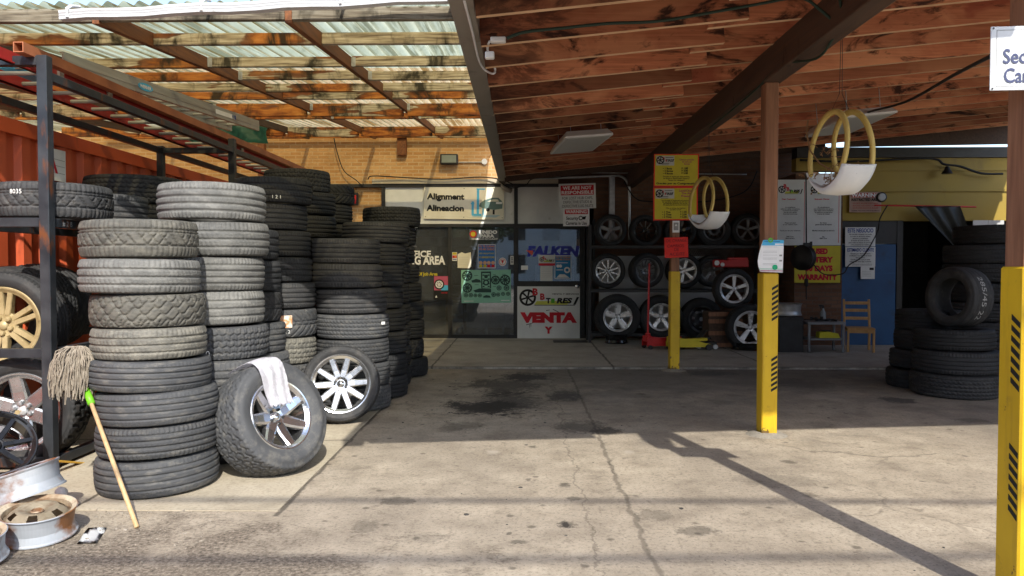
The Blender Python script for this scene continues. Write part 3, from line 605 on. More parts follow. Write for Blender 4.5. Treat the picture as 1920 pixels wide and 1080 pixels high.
GWHITE = M('gutter_white', [(.3, (.46, .47, .48)), (.7, (.58, .59, .60))], 3, rough=.5, spots=((.25, .23, .2), 7, .6, .75))
gx0, gx1 = at(115, 30, 4.74), at(850, -6, 4.74)     # broken white gutter along the front edge
gut = B(); d = gx1 - gx0; f = frame_for(d)
prof = [(-.03, -.030), (.028, -.030), (.030, -.018), (.024, -.014), (.030, -.004), (.024, .002), (.030, .012), (.030, .026), (.022, .028), (.018, .018), (.014, -.020), (-.024, -.020), (-.03, .02)]
NS = 14; rg = []
for i in range(NS + 1):
    p = gx0 + d * i / NS + Vector((0, 0, .006 * math.sin(i * 1.7)))
    rg.append([gut.verts.new(p + f @ Vector((x, 0, z))) for x, z in prof])
for a, b in zip(rg, rg[1:]):
    for j in range(len(prof)): gut.faces.new((a[j], a[(j + 1) % len(prof)], b[(j + 1) % len(prof)], b[j]))
gut.faces.new(rg[0]); gut.faces.new(rg[-1][::-1]); g_ = obj('gutter', gut, GWHITE, can, w=True)
for px in (132, 383, 642):
    bm = B(); t = (px - 115) / 735; p = gx0 + d * t; tube(bm, [p + Vector((0, -.034, -.02)), p + Vector((0, -.036, .03)), p + Vector((.004, .0, .06)), p + Vector((.006, .05, .075)), p + Vector((.006, .09, .085))], .011, 6); obj('gutter_bracket', bm, WHITE, can, w=True)
bm = B(); box2(bm, (at(745, 290, 14.15).x, 14.12, Z_(290, 14.15)), (at(762, 290, 14.15).x, 14.24, Z_(252, 14.15))); obj('bracket_block', bm, BURNT, can, w=True)
# ---- right carport roof: rafters rising to the right, deck, girder, gutter
rz = lambda X: 2.93 + .098 * (X + .3)
car = thing('carport_roof', 'dark red timber carport roof with rafters over the open work bay', 'carport roof', (3, 8, 0))
EDGE_LIT = M('rafter_underside_lit', [(.3, (.56, .33, .18)), (.7, (.80, .54, .34))], 3, (1, 8, 8), .7); Y = 2.39; k = 0  # paler rafter undersides: bounce light from the ground put into the colour
while Y < 13.0:
    for a, b, dy, mt in ((-.30, 1.56 + random.uniform(-.03, .03), 0, WR), (1.30, 8.7, .15, WR2)):
        c = Vector(((a + b) / 2, Y + dy, rz((a + b) / 2) + .12)); bm = B(); beam(bm, Vector((a, Y + dy, rz(a) + .12)) - c, Vector((b, Y + dy, rz(b) + .12)) - c, .048, .24, .002, (0, 0, 1)); jit = random.uniform(-.012, .012)
        for v in bm.verts: v.co.z += jit
        o_ = obj('rafter', bm, mt, car); o_.data.materials.append(EDGE_LIT)
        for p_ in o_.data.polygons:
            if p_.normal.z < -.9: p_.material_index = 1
        o_.location = c - car.location
    Y += .56; k += 1
bm = B(); dz = .246
for a, b in ((-.43, 8.75),):
    vs = [bm.verts.new((X, Yq, rz(X) + dz + q)) for q in (0, .03) for X, Yq in ((a, 2.2), (b, 2.2), (b, 13.15), (a, 13.15))]
    for q in ((0, 1, 2, 3), (7, 6, 5, 4), (0, 4, 5, 1), (1, 5, 6, 2), (2, 6, 7, 3), (3, 7, 4, 0)): bm.faces.new([vs[i] for i in q])
vs = [bm.verts.new((X, Yq, rz(X) + dz + q)) for q in (0, .03) for X, Yq in ((-.43, 13.15), (5.55, 13.15), (5.55, 14.6), (-.43, 14.6))]
for q in ((0, 1, 2, 3), (7, 6, 5, 4), (0, 4, 5, 1), (1, 5, 6, 2), (2, 6, 7, 3), (3, 7, 4, 0)): bm.faces.new([vs[i] for i in q])
obj('roof_deck', bm, WR2, car, w=True)
bm = B(); beam(bm, (-.33, 13.4, rz(-.33) + .12), (5.4, 13.4, rz(5.4) + .12), .04, .24); obj('blocking_board', bm, GIRW, car, w=True)
bm = B(); beam(bm, (5.6, 12.99, 3.651), (8.7, 12.99, 3.70), .03, .36); obj('blocking_board', bm, GIRW, car, w=True)
bm = B(); beam(bm, (2.04, 2.25, 3.03), (2.04, 14.2, 3.03), .15, .25, .006); obj('girder', bm, GIRW, car, w=True)
bm = B(); box2(bm, (2.125, 2.9, 2.93), (2.15, 13.2, 3.10)); obj('girder_plate', bm, POSTW, car, w=True)
GUT = M('taupe_gutter', [(.3, (.23, .20, .17)), (.7, (.31, .275, .235))], 2, (1, .3, 1), .5, .1, spots=((.12, .10, .085), 3, .6, .75))
bm = B(); box2(bm, (-.45, 2.2, 3.0), (-.30, 14.15, 3.012), .002); box2(bm, (-.45, 2.2, 3.0125), (-.438, 14.15, 3.16)); box2(bm, (-.312, 2.2, 3.0125), (-.30, 14.15, 3.13))
for Yj in (5.3, 7.9, 10.6): box2(bm, (-.452, Yj, 2.997), (-.298, Yj + .05, 3.05))
obj('gutter', bm, GUT, car, w=True)
bm = B(); tube(bm, [(-.37, 14.0, 3.0), (-.37, 13.98, 2.9), (-.30, 13.95, 2.85), (-.22, 14.0, 2.83)], .05, 12); obj('downspout', bm, GUT, car, True, w=True)
# ---- roof posts
def post(Y, label, zt, zy, hazard=True, px=None):
    X = px; o = thing('roof_post', label, 'post', (X, Y, 0), 0, 'posts carrying the carport roof')
    bm = B(); bx(bm, (0, 0, (zy + zt) / 2 - .02), (.108, .125, zt - zy + .04), None, .006); obj('timber_post', bm, POSTW, o)
    bm = B(); bx(bm, (0, 0, zy / 2), (.128, .148, zy), None, .008)
    obj('yellow_sleeve', bm, YEL, o)
    bm = B(); lathe(bm, [(.17, 0), (.13, .015), (.085, .03)], 14); obj('concrete_footing', bm, concrete('footing_concrete', (.22, .20, .17), (.32, .29, .24)) if 'footing_concrete' not in bpy.data.materials else bpy.data.materials['footing_concrete'], o)
    return o
zy = lambda py, Y: Z_(py, Y)
p1 = post(3.06, 'near yellow sleeved roof post carrying the white security sign', 2.905, Z_(500, 3.0), px=2.062)
p2 = post(6.18, 'middle yellow sleeved roof post with blue and white notice', 2.905, Z_(512, 6.1), px=2.035)
p3 = post(9.98, 'far yellow sleeved roof post under two yellow price signs', 2.905, Z_(509, 9.9), px=2.035)
def hazard(par, x, side, z0, z1, w):
    """black slanting stripes on the sleeve"""
    bm = B(); n = max(3, int((z1 - z0) / .038)); s = (z1 - z0) / n
    for i in range(n):
        za = z0 + i * s; pts = [(x - w / 2, za), (x + w / 2, za + s * .75), (x + w / 2, za + s * 1.28), (x - w / 2, za + s * .53)]
        if side == 'front': prism(bm, pts, -.0762, -.0746)
        else:
            a = [bm.verts.new((-.0662, y, z)) for y, z in pts]; b = [bm.verts.new((-.0646, y, z)) for y, z in pts]; bm.faces.new(a); bm.faces.new(b[::-1])
            for q in range(4): bm.faces.new((a[q], b[q], b[(q + 1) % 4], a[(q + 1) % 4]))
    obj('hazard_strip', bm, BLKP, par)
for ya, yb in ((602, 535), (734, 668)): hazard(p2, .034, 'front', Z_(ya, 6.1), Z_(yb, 6.1), .05)
for ya, yb in ((733, 595), (973, 838)): hazard(p1, -.035, 'left', Z_(ya, 3.0), Z_(yb, 3.0), .052)
# ---- container behind the rack
con = thing('shipping_container', 'orange red corrugated shipping container behind the steel tire rack', 'container', (-5.3, 8, 0))
bm = B(); X0 = -4.16; Y = 1.2; pts = []
while Y < 12.2: pts += [(X0, Y), (X0, Y + .10), (X0 - .045, Y + .14), (X0 - .045, Y + .25), (X0, Y + .29)]; Y += .29
for a, b in zip(pts, pts[1:]):
    if a == b: continue
    q = [bm.verts.new((a[0], a[1], .12)), bm.verts.new((b[0], b[1], .12)), bm.verts.new((b[0], b[1], 2.48)), bm.verts.new((a[0], a[1], 2.48))]; bm.faces.new(q)
bmesh.ops.remove_doubles(bm, verts=bm.verts, dist=1e-5)
box2(bm, (-6.6, 1.2, .1), (-4.24, 12.25, 2.5)); obj('corrugated_body', bm, CONT, con, w=True)
bm = B(); box2(bm, (-4.25, 1.15, 2.48), (-4.14, 12.3, 2.60)); box2(bm, (-4.25, 1.15, 0), (-4.14, 12.3, .12)); box2(bm, (-4.27, 12.2, .12), (-4.12, 12.32, 2.48)); obj('side_rail', bm, CONT, con, w=True)
s = Sign('paper_poster', 'white paper with red scrawl stuck on the orange container', 'poster', at(66, 309, 6.55) + Vector((0, 0, 0)), .30, .28, WHP, .003, rz=R_(90))
s.r.location.x = -4.15
s.text('A', .35, .5, .5, REDP, bold=.04)
for y in (.3, .5, .72): s.shape([(.05, y), (.95, y + .03), (.95, y + .045), (.05, y + .015)], GREYP)
s.done()
# ---- overhead power lines (their shadows cross the yard)
for Yg, z, sag, label in ((4.15, 6.2, -.10, 'black overhead power line crossing above the front of the yard'), (3.50, 6.6, .35, 'second sagging overhead power line nearer the street')):
    bm = B(); Ys = Yg - z / .87; tube(bm, [(x, Ys + .012 * x, z + sag * (1 - (x / 8) ** 2) * -.5) for x in range(-14, 15, 2)], .026, 6); solo('power_line', bm, CABLE, label, 'power line', 'overhead power lines')
# ---- green tarpaulin and blue barrel lid seen over the container
bm = B(); TARP = M('green_tarpaulin', [(.3, (.012, .075, .058)), (.7, (.03, .14, .105))], 4, rough=.4)
nx, ny = 14, 10; g = [[bm.verts.new((-5.6 + 1.36 * i / nx, 12.3 + .07 * math.sin(i * 1.5 + j * 1.1) + .1 * j / ny, 3.45 + .68 * j / ny)) for j in range(ny + 1)] for i in range(nx + 1)]
for i in range(nx):
    for j in range(ny): bm.faces.new((g[i][j], g[i + 1][j], g[i + 1][j + 1], g[i][j + 1]))
bmesh.ops.solidify(bm, geom=bm.faces[:], thickness=.01); solo('tarpaulin', bm, TARP, 'green tarpaulin hanging above the far end of the container', 'tarpaulin', smooth=True)
# ---- across the street, behind the camera: what the window glass and chrome reflect
for x0, x1, h, y, m, lab, roof in ((-30, -9, 5.2, -26, BRICKD, 'brown brick shop row across the street behind the camera', DARK), (-7.5, 6, 6.4, -28, M('pale_siding', [(.3, (.62, .64, .66)), (.7, (.74, .76, .78))], 2, (1, 1, 6)), 'pale grey sided house across the street behind the camera', GIRW), (8, 30, 5.6, -26, BRICKD, 'second brown brick shop row across the street', DARK)):
    o = thing('street_building', lab, 'building', ((x0 + x1) / 2, y, 0)); bm = B(); box2(bm, (x0, y - 8, 0), (x1, y, h)); obj('wall', bm, m, o, w=True)
    bm = B(); prism(bm, [(x0 - .4, h), (x1 + .4, h), (x1 - 2.5, h + 2.4), (x0 + 2.5, h + 2.4)], y - 8.3, y + .4); obj('roof', bm, roof, o, w=True)
    k = x0 + 1.2
    while k < x1 - 1.6:
        for z in (.9, 3.4):
            bm = B(); box2(bm, (k, y - .02, z), (k + 1.3, y + .04, z + 1.4)); obj('window', bm, GBOARD if (int(k * 3) + int(z)) % 3 else DARK, o, w=True)
        k += 2.6
TL = M('street_tree_leaves', [(.3, (.03, .06, .015)), (.7, (.07, .11, .03))], 3, rough=.8)
for tx, ty, hh in ((-12, -20, 8.5), (-2.5, -18, 8), (7.5, -19, 9), (15, -20, 8)):
    o = thing('street_tree', f'leafy street tree across the road, {"first" if tx < -5 else "second" if tx < 0 else "third" if tx < 10 else "fourth"} from the west', 'tree', (tx, ty, 0)); bm = B(); tube(bm, [(0, 0, 0), (.1, 0, hh * .3), (0, .1, hh * .6)], [.22, .17, .08], 8); obj('trunk', bm, GIRW, o)
    bm = B(); rr = random.Random(int(tx))
    for i in range(2600):
        while True:
            v = Vector((rr.uniform(-1, 1), rr.uniform(-1, 1), rr.uniform(-1, 1)))
            if .35 < v.length < 1: break
        p = Vector((v.x * 2.6, v.y * 2.2, hh * .66 + v.z * hh * .33)) + Vector((mnoise.noise(v * 2 + Vector((tx, 0, 0))),) * 3) * .6; a = Vector((rr.uniform(-1, 1), rr.uniform(-1, 1), rr.uniform(-1, 1))).normalized() * .22; b = a.orthogonal().normalized() * .14
        bm.faces.new([bm.verts.new(q) for q in (p - a, p + b, p + a, p - b)])
    obj('crown', bm, TL, o)
# ------------------------------------------------------------------ STACKS OF TIRES
ORD = ['top', 'second from top', 'third from top', 'fourth from top', 'fifth from top', 'sixth from top', 'seventh from top', 'eighth from top', 'ninth from top', 'tenth from top']
LOOK = {'rib': 'ribbed', 'rib4': 'siped', 'worn': 'worn smooth', 'zig': 'crosshatched', 'swirl': 'swirl tread', 'block': 'block tread', 'dir': 'arrow tread', 'knob': 'knobbly', 'fine': 'fine tread'}
COLN = {'black': 'black', 'dark': 'dark', 'mid': 'dusty', 'grey': 'pale grey', 'tan': 'brownish grey'}
def stack(Y, items, where, group, z0=.006):
    """items bottom-up: (centre px, R, width, tread, colour[, chalk text])"""
    z = z0; n = len(items); out = []
    for i, it in enumerate(items):
        px, R, W, kind, mt = it[:5]; w = W - .004
        lab = f"{COLN[mt]} {LOOK[kind]} tire, {('bottom' if i == 0 else ORD[n - 1 - i])} of {where}"
        if len(lab.split()) > 16: lab = lab.replace('brownish grey', 'brownish').replace(' tread', '').replace('second from top', 'second down').replace('third from top', 'third down').replace('fourth from top', 'fourth down').replace('fifth from top', 'fifth down').replace('sixth from top', 'sixth down').replace('seventh from top', 'seventh down')
        o = tyre_obj(kind, mt, R, w); o.location = (X_(px, Y) + random.uniform(-.008, .008), Y + random.uniform(-.014, .014), z + W / 2)
        o.rotation_euler = (random.uniform(-.014, .014), random.uniform(-.014, .014), random.uniform(-.25, .25) if len(it) < 6 else 0)
        tag(o, lab, 'tire', group); z += W
        if len(it) > 5: chalk(o, it[5], R, w, it[6] if len(it) > 6 else .04, it[8] if len(it) > 8 else -.05, it[7] if len(it) > 7 else .15)
        out.append(o)
    return out
G1 = 'tires stacked under the left canopy'
S1 = stack(4.68, [(289, .365, .228, 'worn', 'mid'), (295, .362, .200, 'rib', 'mid'), (295, .362, .205, 'worn', 'mid'), (283, .362, .194, 'worn', 'mid'), (282, .338, .195, 'rib4', 'tan'), (275, .338, .207, 'swirl', 'tan'), (267, .352, .215, 'rib4', 'grey'), (264, .345, .24, 'zig', 'tan')], 'the front stack beside the mop', G1)
S1[3].rotation_euler.y = .02; S1[2].rotation_euler.y = -.028; S1[0].rotation_euler.y = -.03; S1[1].rotation_euler.y = -.028
S2 = stack(5.45, [(400, .37, .245, 'worn', 'dark'), (403, .37, .243, 'rib', 'dark'), (409, .375, .245, 'rib4', 'mid'), (402, .372, .240, 'block', 'mid', '2 5 0', .04, .12, -.06), (398, .372, .250, 'rib4', 'grey'), (399, .372, .245, 'rib', 'grey'), (405, .368, .250, 'rib4', 'grey'), (402, .376, .27, 'rib', 'grey')], 'the tall pale stack behind the mop', G1)
stack(6.22, [(470, .335, .225, 'rib', 'mid'), (469, .335, .215, 'rib', 'mid', '1 1 1', .035, .62, .04), (465, .335, .245, 'rib4', 'mid'), (457, .335, .25, 'rib', 'mid'), (453, .33, .255, 'dir', 'dark'), (451, .33, .26, 'rib', 'black'), (449, .325, .26, 'rib4', 'black')], 'the narrow stack behind the pale one', G1)
S4 = stack(7.02, [(524, .345, .245, 'knob', 'mid'), (522, .345, .245, 'block', 'mid'), (523, .345, .25, 'block', 'tan'), (524, .345, .265, 'dir', 'mid', '1 2 2', .03, .45, -.07), (521, .345, .245, 'rib', 'dark'), (517, .345, .235, 'rib4', 'black'), (515, .342, .245, 'rib', 'black'), (507, .345, .245, 'rib', 'black'), (514, .36, .245, 'rib4', 'black', '1 2 1', .03, .4, -.07)], 'the dark stack left of the chrome wheel', G1)
stack(8.15, [(566, .34, .245, 'rib', 'dark')] * 3 + [(567, .34, .245, 'rib4', 'dark')] * 2 + [(568, .345, .24, 'rib', 'black')] * 2 + [(571, .35, .245, 'rib', 'black'), (570, .35, .245, 'rib', 'black'), (559, .355, .245, 'block', 'black')], 'the tallest stack against the brick', G1)
stack(9.3, [(608, .335, .24, 'rib', 'black')] * 6 + [(612, .335, .24, 'rib4', 'black')] * 2 + [(612, .335, .24, 'rib', 'black'), (615, .34, .24, 'dir', 'black')], 'the stack below the red window', G1)
S7 = stack(7.32, [(666, .352, .235, 'fine', 'mid'), (663, .352, .225, 'worn', 'mid'), (662, .355, .24, 'fine', 'mid'), (661, .36, .24, 'fine', 'mid'), (657, .355, .245, 'rib', 'dark'), (652, .35, .24, 'rib4', 'dark'), (649, .345, .245, 'rib', 'dark')], 'the stack behind the chrome wheel', G1)
bm = B(); bx(bm, (0, 0, 0), (.045, .012, .03), None, .003); q = obj('paper_tag', bm, WHP, S7[3]); q.scale = (.35 / .36, .35 / .36, .23 / .236); q.location = (.335, -.13, .03); q.rotation_euler = (0, 0, 1.1)
stack(8.02, [(704, .35, .235, 'rib', 'black', '1 1 1', .035, .5, -.04), (704, .345, .235, 'rib4', 'black', '1 1 2', .035, .45, .03), (702, .345, .24, 'rib', 'black'), (702, .345, .235, 'rib', 'black'), (697, .345, .235, 'rib4', 'black'), (698, .348, .235, 'rib', 'black'), (700, .35, .23, 'rib', 'black'), (704, .36, .22, 'rib', 'dark')], 'the stack right of the chrome wheel', G1)
stack(8.75, [(716, .335, .24, 'rib', 'black'), (717, .335, .24, 'rib4', 'black', '1 2 1', .035, .75, 0)] + [(716, .335, .24, 'rib', 'black')] * 6, 'the stack wedged behind the chrome wheel', G1)
stack(9.5, [(749, .365, .24, 'block', 'black'), (741, .365, .24, 'knob', 'black'), (742, .365, .24, 'rib', 'black'), (741, .365, .235, 'rib4', 'black'), (738, .365, .235, 'rib', 'black'), (733, .365, .235, 'rib', 'black'), (726, .36, .235, 'rib4', 'black'), (727, .36, .235, 'rib', 'black'), (734, .368, .25, 'block', 'black')], 'the rightmost stack by the office window', G1)
bm = B()
for j in range(5):
    a0 = -math.pi / 2 + .33 + j * .06; q = [(math.cos(a) * .3525, math.sin(a) * .3525, z) for a, z in ((a0, -.03), (a0 + .06, -.03), (a0 + .06, .07), (a0, .07))]; bm.faces.new([bm.verts.new(v) for v in q])
obj('paper_sticker', bm, M('torn_sticker', [(.38, (.75, .72, .66)), (.5, (.62, .22, .05)), (.62, (.70, .66, .58))], 16, rough=.7), S4[3])
# right-hand bay
G2 = 'tires in the dark right bay'
SR = stack(8.2, [(1791, .445, .255, 'fine', 'dark'), (1794, .435, .25, 'rib', 'black'), (1792, .40, .225, 'rib', 'black')], 'the low stack in the right bay', G2, 0)
stack(8.75, [(1722, .33, .22, 'rib4', 'black', '1 4 1', .06, -.3, 0), (1728, .33, .22, 'rib', 'black', '7', .05, -.35, 0), (1740, .35, .23, 'rib', 'black', '5 5', .06, -.2, 0), (1745, .36, .23, 'rib', 'black')], 'the small stack left of the low one', G2, 0)
stack(9.5, [(1830, .40, .24, 'rib', 'black')] * 4 + [(1835, .40, .24, 'rib4', 'black')] * 3 + [(1850, .38, .24, 'rib', 'black')], 'the tall stack at the back of the right bay', G2, 0)
up = tyre_obj('worn', 'dark', .335, .29); up.rotation_mode = 'QUATERNION'; ax = Vector((-.95, -.30, .05)).normalized(); up.rotation_quaternion = ax.to_track_quat('Z', 'Y'); up.location = at(1797, 560, 8.2); up.location.z = .731 + .333
tag(up, 'upright tire with chalked size, standing on the low stack in the right bay', 'tire', G2)
bm = text_bm('285/45 22', .06, .50)                 # chalk along the tread of the upright tire
for v in bm.verts:
    a = -v.co.x / .335; v.co = Vector((.352 * math.cos(a + 1.2), .352 * math.sin(a + 1.2), -v.co.z * .23 / .29 + .01))
ck = obj('chalk_mark', bm, plain('dim_chalk', (.34, .34, .33)), up)
# turn the lettering to the side of the tread that faces the camera
inv = up.rotation_quaternion.inverted(); vd = inv @ (Vector((0, 0, CAMZ)) - up.location); ck.rotation_euler = (0, 0, math.atan2(vd.y, vd.x) - 1.2)
# ------------------------------------------------------------------ STEEL RACK WITH TIRES ON THE LEFT
RX, RXB = -3.23, -4.03
rack = thing('tire_rack', 'black welded steel tire rack along the orange container', 'rack', ((RX + RXB) / 2, 7.5, 0))
for X in (RX, RXB):
    for Yp in (5.0, 8.24, 11.5):
        bm = B(); box2(bm, (X - .035, Yp - .035, 0), (X + .035, Yp + .035, 2.82 if X == RX else 2.74), .004); obj('upright', bm, BLKSTEEL, rack, w=True)
for z, nm in ((2.69, 'top_rail'), (1.70, 'shelf_rail'), (.81, 'shelf_rail'), (.06, 'shelf_rail')):
    for X in (RX, RXB):
        for a, b in ((5.0, 8.24), (8.24, 11.5)):
            bm = B(); box2(bm, (X - .028, a + .036, z - .03), (X + .028, b - .036, z + .03), .003); obj(nm, bm, BLKSTEEL, rack, w=True)
    for Yp in (5.0, 8.24, 11.5):
        bm = B(); box2(bm, (RXB + .036, Yp - .028, z - .031 + (.095 if z > 2 and Yp == 5 else 0)), (RX - .036, Yp + .028, z + .031 + (.095 if z > 2 and Yp == 5 else 0)), .003); obj('end_rail', bm, BLKSTEEL, rack, w=True)
for dx, st in ((.02, '# 2 B'),):
    for zz, st in ((1.70, '# 2 B'), (.81, '# 2 3')):
        bm = text_bm(st, .035); 
        for v in bm.verts: v.co = Vector((RX + .0295, 5.10 + v.co.x + .08, zz + v.co.z))
        obj('chalk_mark', bm, plain('faded_chalk', (.3, .3, .3)), rack, w=True)
ALLOYS = M('machined_alloy', [(.3, (.38, .39, .41)), (.7, (.55, .56, .58))], 9, rough=.25, metal=.85)
GR = 'tires and wheels on the steel rack'
def flat_tyre(px, Y, z, R, W, kind, mt, label, tilt=(0, 0), mark=None):
    o = tyre_obj(kind, mt, R, W); o.location = (X_(px, Y), Y, z + W / 2); o.rotation_euler = (tilt[0], tilt[1], 0); tag(o, label, 'tire', GR)
    if mark: chalk(o, mark[0], R, W, mark[1], mark[3], mark[2])
    return o
flat_tyre(104, 5.38, 1.735, .385, .255, 'zig', 'dark', 'dark tire lying on the top shelf behind the front rack upright', mark=('8035', .03, -.05, .05))
flat_tyre(196, 6.2, 1.735, .345, .26, 'rib', 'dark', 'smaller dark tire lying on the rack shelf, second from its front', mark=('2 1', .03, .5, .05))
flat_tyre(262, 6.98, 1.735, .40, .235, 'rib', 'black', 'black tire lying underneath the widest one on the top shelf')
flat_tyre(256, 6.98, 1.973, .44, .26, 'fine', 'black', 'widest black tire, crowning the pair on the top shelf')
flat_tyre(350, 7.9, 1.97, .37, .25, 'block', 'black', 'tilted black tire on the top shelf near the rear upright', (.12, .22))
flat_tyre(348, 7.85, 1.735, .34, .2, 'rib', 'black', 'black tire hidden below the tilted one on the top shelf')
wheel('wheel', 'wheel with gold five spoke rim on the middle rack shelf', 'wheel', (X_(12, 5.3), 5.32, .975), (.10, -1, .06), .39, .27, (6, .15, .15, .34, .22, .13, .4, .8, .2), GOLD, 'rib', 'dark', spin=.25, group=GR, cap=GOLD, ns=1.9)
for px, Y, z, R, kind, lab in ((56, 5.82, 1.03, .375, 'rib4', 'dark tire standing just behind the gold rimmed wheel'), (84, 6.22, 1.05, .375, 'fine', 'second dark tire standing behind the gold rimmed wheel'), (118, 6.62, 1.04, .37, 'rib', 'third dark tire standing behind the gold rimmed wheel')):
    o = tyre_obj(kind, 'dark', R, .26); o.rotation_euler = (R_(90), 0, R_(-8)); o.location = (X_(px, Y) - .13, Y, z); tag(o, lab, 'tire', GR)
wheel('wheel', 'silver six spoke truck wheel with knobbly tire on the bottom rack level', 'wheel', (X_(44, 5.18), 5.20, .385), (.16, -1, .05), .385, .30, (6, .38, .34, .34, .22, .0, .4, .72, .5), ALLOYS, 'knob', 'dark', spin=.2, group=GR, nuts=6, cap=GALV, capm=ALLOY, ns=1.7)
tk = [o for o in col.objects if o.get('label', '').startswith('silver six spoke')][0]
bm = B(); prism(bm, [(-.032, -.006), (-.014, -.006), (-.010, -.014), (.012, -.014), (.014, -.003), (.032, .006), (.014, .006), (.010, .014), (-.012, .014), (-.014, .003)], 0, .004)
for v in bm.verts: v.co = Vector((v.co.x, v.co.z, .147 - v.co.y))
obj('gold_badge', bm, GOLD, [c for c in tk.children if c.name.startswith('rim')][0])
o = tyre_obj('knob', 'dark', .39, .30); o.rotation_euler = (R_(90), 0, R_(-6)); o.location = (X_(70, 5.75) - .08, 5.72, .39); tag(o, 'dark knobbly tire standing behind the silver truck wheel', 'tire', GR)
# loose rims piled in the corner
GRim = 'loose rims piled in front of the rack'
def loose(name, label, C, axis, Rr, W, style, m, spin=0):
    o = thing(name, label, 'rim', C, 0, GRim); o.rotation_mode = 'QUATERNION'; o.rotation_quaternion = Vector(axis).normalized().to_track_quat('Z', 'Y') @ Matrix.Rotation(spin, 3, 'Z').to_quaternion()
    bm, zf = disc_rim(Rr, W, style, 1.45) if isinstance(style, int) else spoke_rim(Rr, W, *style)
    if isinstance(style, int):
        b2 = B(); lathe(b2, [(r * 1.004, z * 1.0) for r, z in lip_prof(Rr, W)], 64, close=True); obj('rim_barrel', b2, STEELRIM, o)
    obj('rim_body', bm, m, o)
    bm = B(); lathe(bm, [(Rr * .17, zf * .9 + .01), (Rr * .15, zf + .01), (Rr * .13, zf - .01)], 20); obj('hub_ring', bm, m, o); return o
g0 = gnd(62, 985)
loose('loose_rim', 'cream rusty steel rim lying flat at the bottom of the pile', (-2.50, 3.75, .09), (.05, -.10, 1), .175, .155, 6, STEELRIM2)
loose('loose_rim', 'grey white steel rim tipped on top of the pile', (-2.72, 3.97, .225), (-.30, .02, 1), .185, .165, 8, STEELRIM)
loose('loose_rim', 'rusty dark rim cut off by the frame at lower left', (-2.60, 3.40, .08), (0, -.1, 1), .155, .14, 8, STEELRIM2)
loose('loose_rim', 'gloss black rim leaning between the truck wheel and the pile', (at(-22, 862, 4.62).x, 4.66, .23), (.62, -.55, .62), .225, .2, (7, .16, .14, .25, .2), BLACKG)
# ------------------------------------------------------------------ LADDERS ON TOP OF THE RACK
lad = thing('fibreglass_ladder', 'red fibreglass ladder lying along the top of the rack', 'ladder', (-3.66, 8, 2.76))
for X in (-3.44, -3.84):
    bm = B(); box2(bm, (X - .012, 4.6, 2.765), (X + .012, 11.4, 2.845)); box2(bm, (X - (.03 if X < -3.6 else .012), 4.6, 2.765), (X + (.012 if X < -3.6 else .03), 11.4, 2.772)); obj('side_rail', bm, REDFG, lad, w=True)
for k in range(22):
    bm = B(); y = 4.75 + k * .305; tube(bm, [(-3.84, y, 2.80), (-3.44, y, 2.80)], .016, 8); obj('rung', bm, ALU, lad, w=True)
bm = B()
for (y0, y1, z0, z1) in ((4.9, 5.5, 2.85, 2.935),): pass
for X in (-3.42,):
    box2(bm, (X - .014, 5.55, 2.846), (X + .014, 11.5, 2.925)); 
obj('upper_rail', bm, REDFG, lad, w=True)
for Yb in (5.45, 6.1, 9.0):
    bm = B(); box2(bm, (-3.47, Yb, 2.755), (-3.405, Yb + .05, 2.93)); obj('rail_bracket', bm, GALV, lad, w=True)
bm = B(); a, b = Vector((-3.31, 4.86, 2.842)), Vector((-3.29, 11.5, 2.842)); f = frame_for(b - a); q = []
for p in (a, b): q.append([[bm.verts.new(p + f @ Vector((x, 0, z))) for x, z in ((-h, -h), (h, -h), (h, h), (-h, h))] for h in (.034, .028)])
for s_ in (0, 1):
    for j in range(4):
        A = (q[0][s_][j], q[0][s_][(j + 1) % 4], q[1][s_][(j + 1) % 4], q[1][s_][j]); bm.faces.new(A if s_ == 0 else A[::-1])
for e in (0, 1):
    for j in range(4): bm.faces.new((q[e][0][j], q[e][0][(j + 1) % 4], q[e][1][(j + 1) % 4], q[e][1][j]))
solo('steel_tube', bm, RUST, 'long rusty square steel tube lying on the rack beside the red ladder', 'steel tube')
al = thing('aluminium_ladder', 'grey aluminium ladder with oval blue label on top of the rack', 'ladder', (-3.5, 8, 2.9))
A0, A1 = at(118, 112, 5.75), at(485, 236, 9.6); A0.z += 0; sd_ = (A1 - A0).normalized(); sv = Vector((sd_.y, -sd_.x, 0)).normalized()
for s_ in (0, -.36):
    bm = B(); beam(bm, A0 + sv * s_, A1 + sv * s_, .014, .125); beam(bm, A0 + sv * s_ + Vector((0, 0, .06)) - sv * .012, A1 + sv * s_ + Vector((0, 0, .06)) - sv * .012, .034, .008); beam(bm, A0 + sv * s_ + Vector((0, 0, -.06)) - sv * .012, A1 + sv * s_ + Vector((0, 0, -.06)) - sv * .012, .034, .008); beam(bm, A0 + sv * (s_ + .0085), A1 + sv * (s_ + .0085), .003, .03); obj('side_rail', bm, ALU, al, w=True)
for k in range(13):
    p = A0 + (A1 - A0) * ((k + .5) / 13); bm = B(); tube(bm, [p - sv * .36, p], .014, 8); obj('rung', bm, ALU, al, w=True)
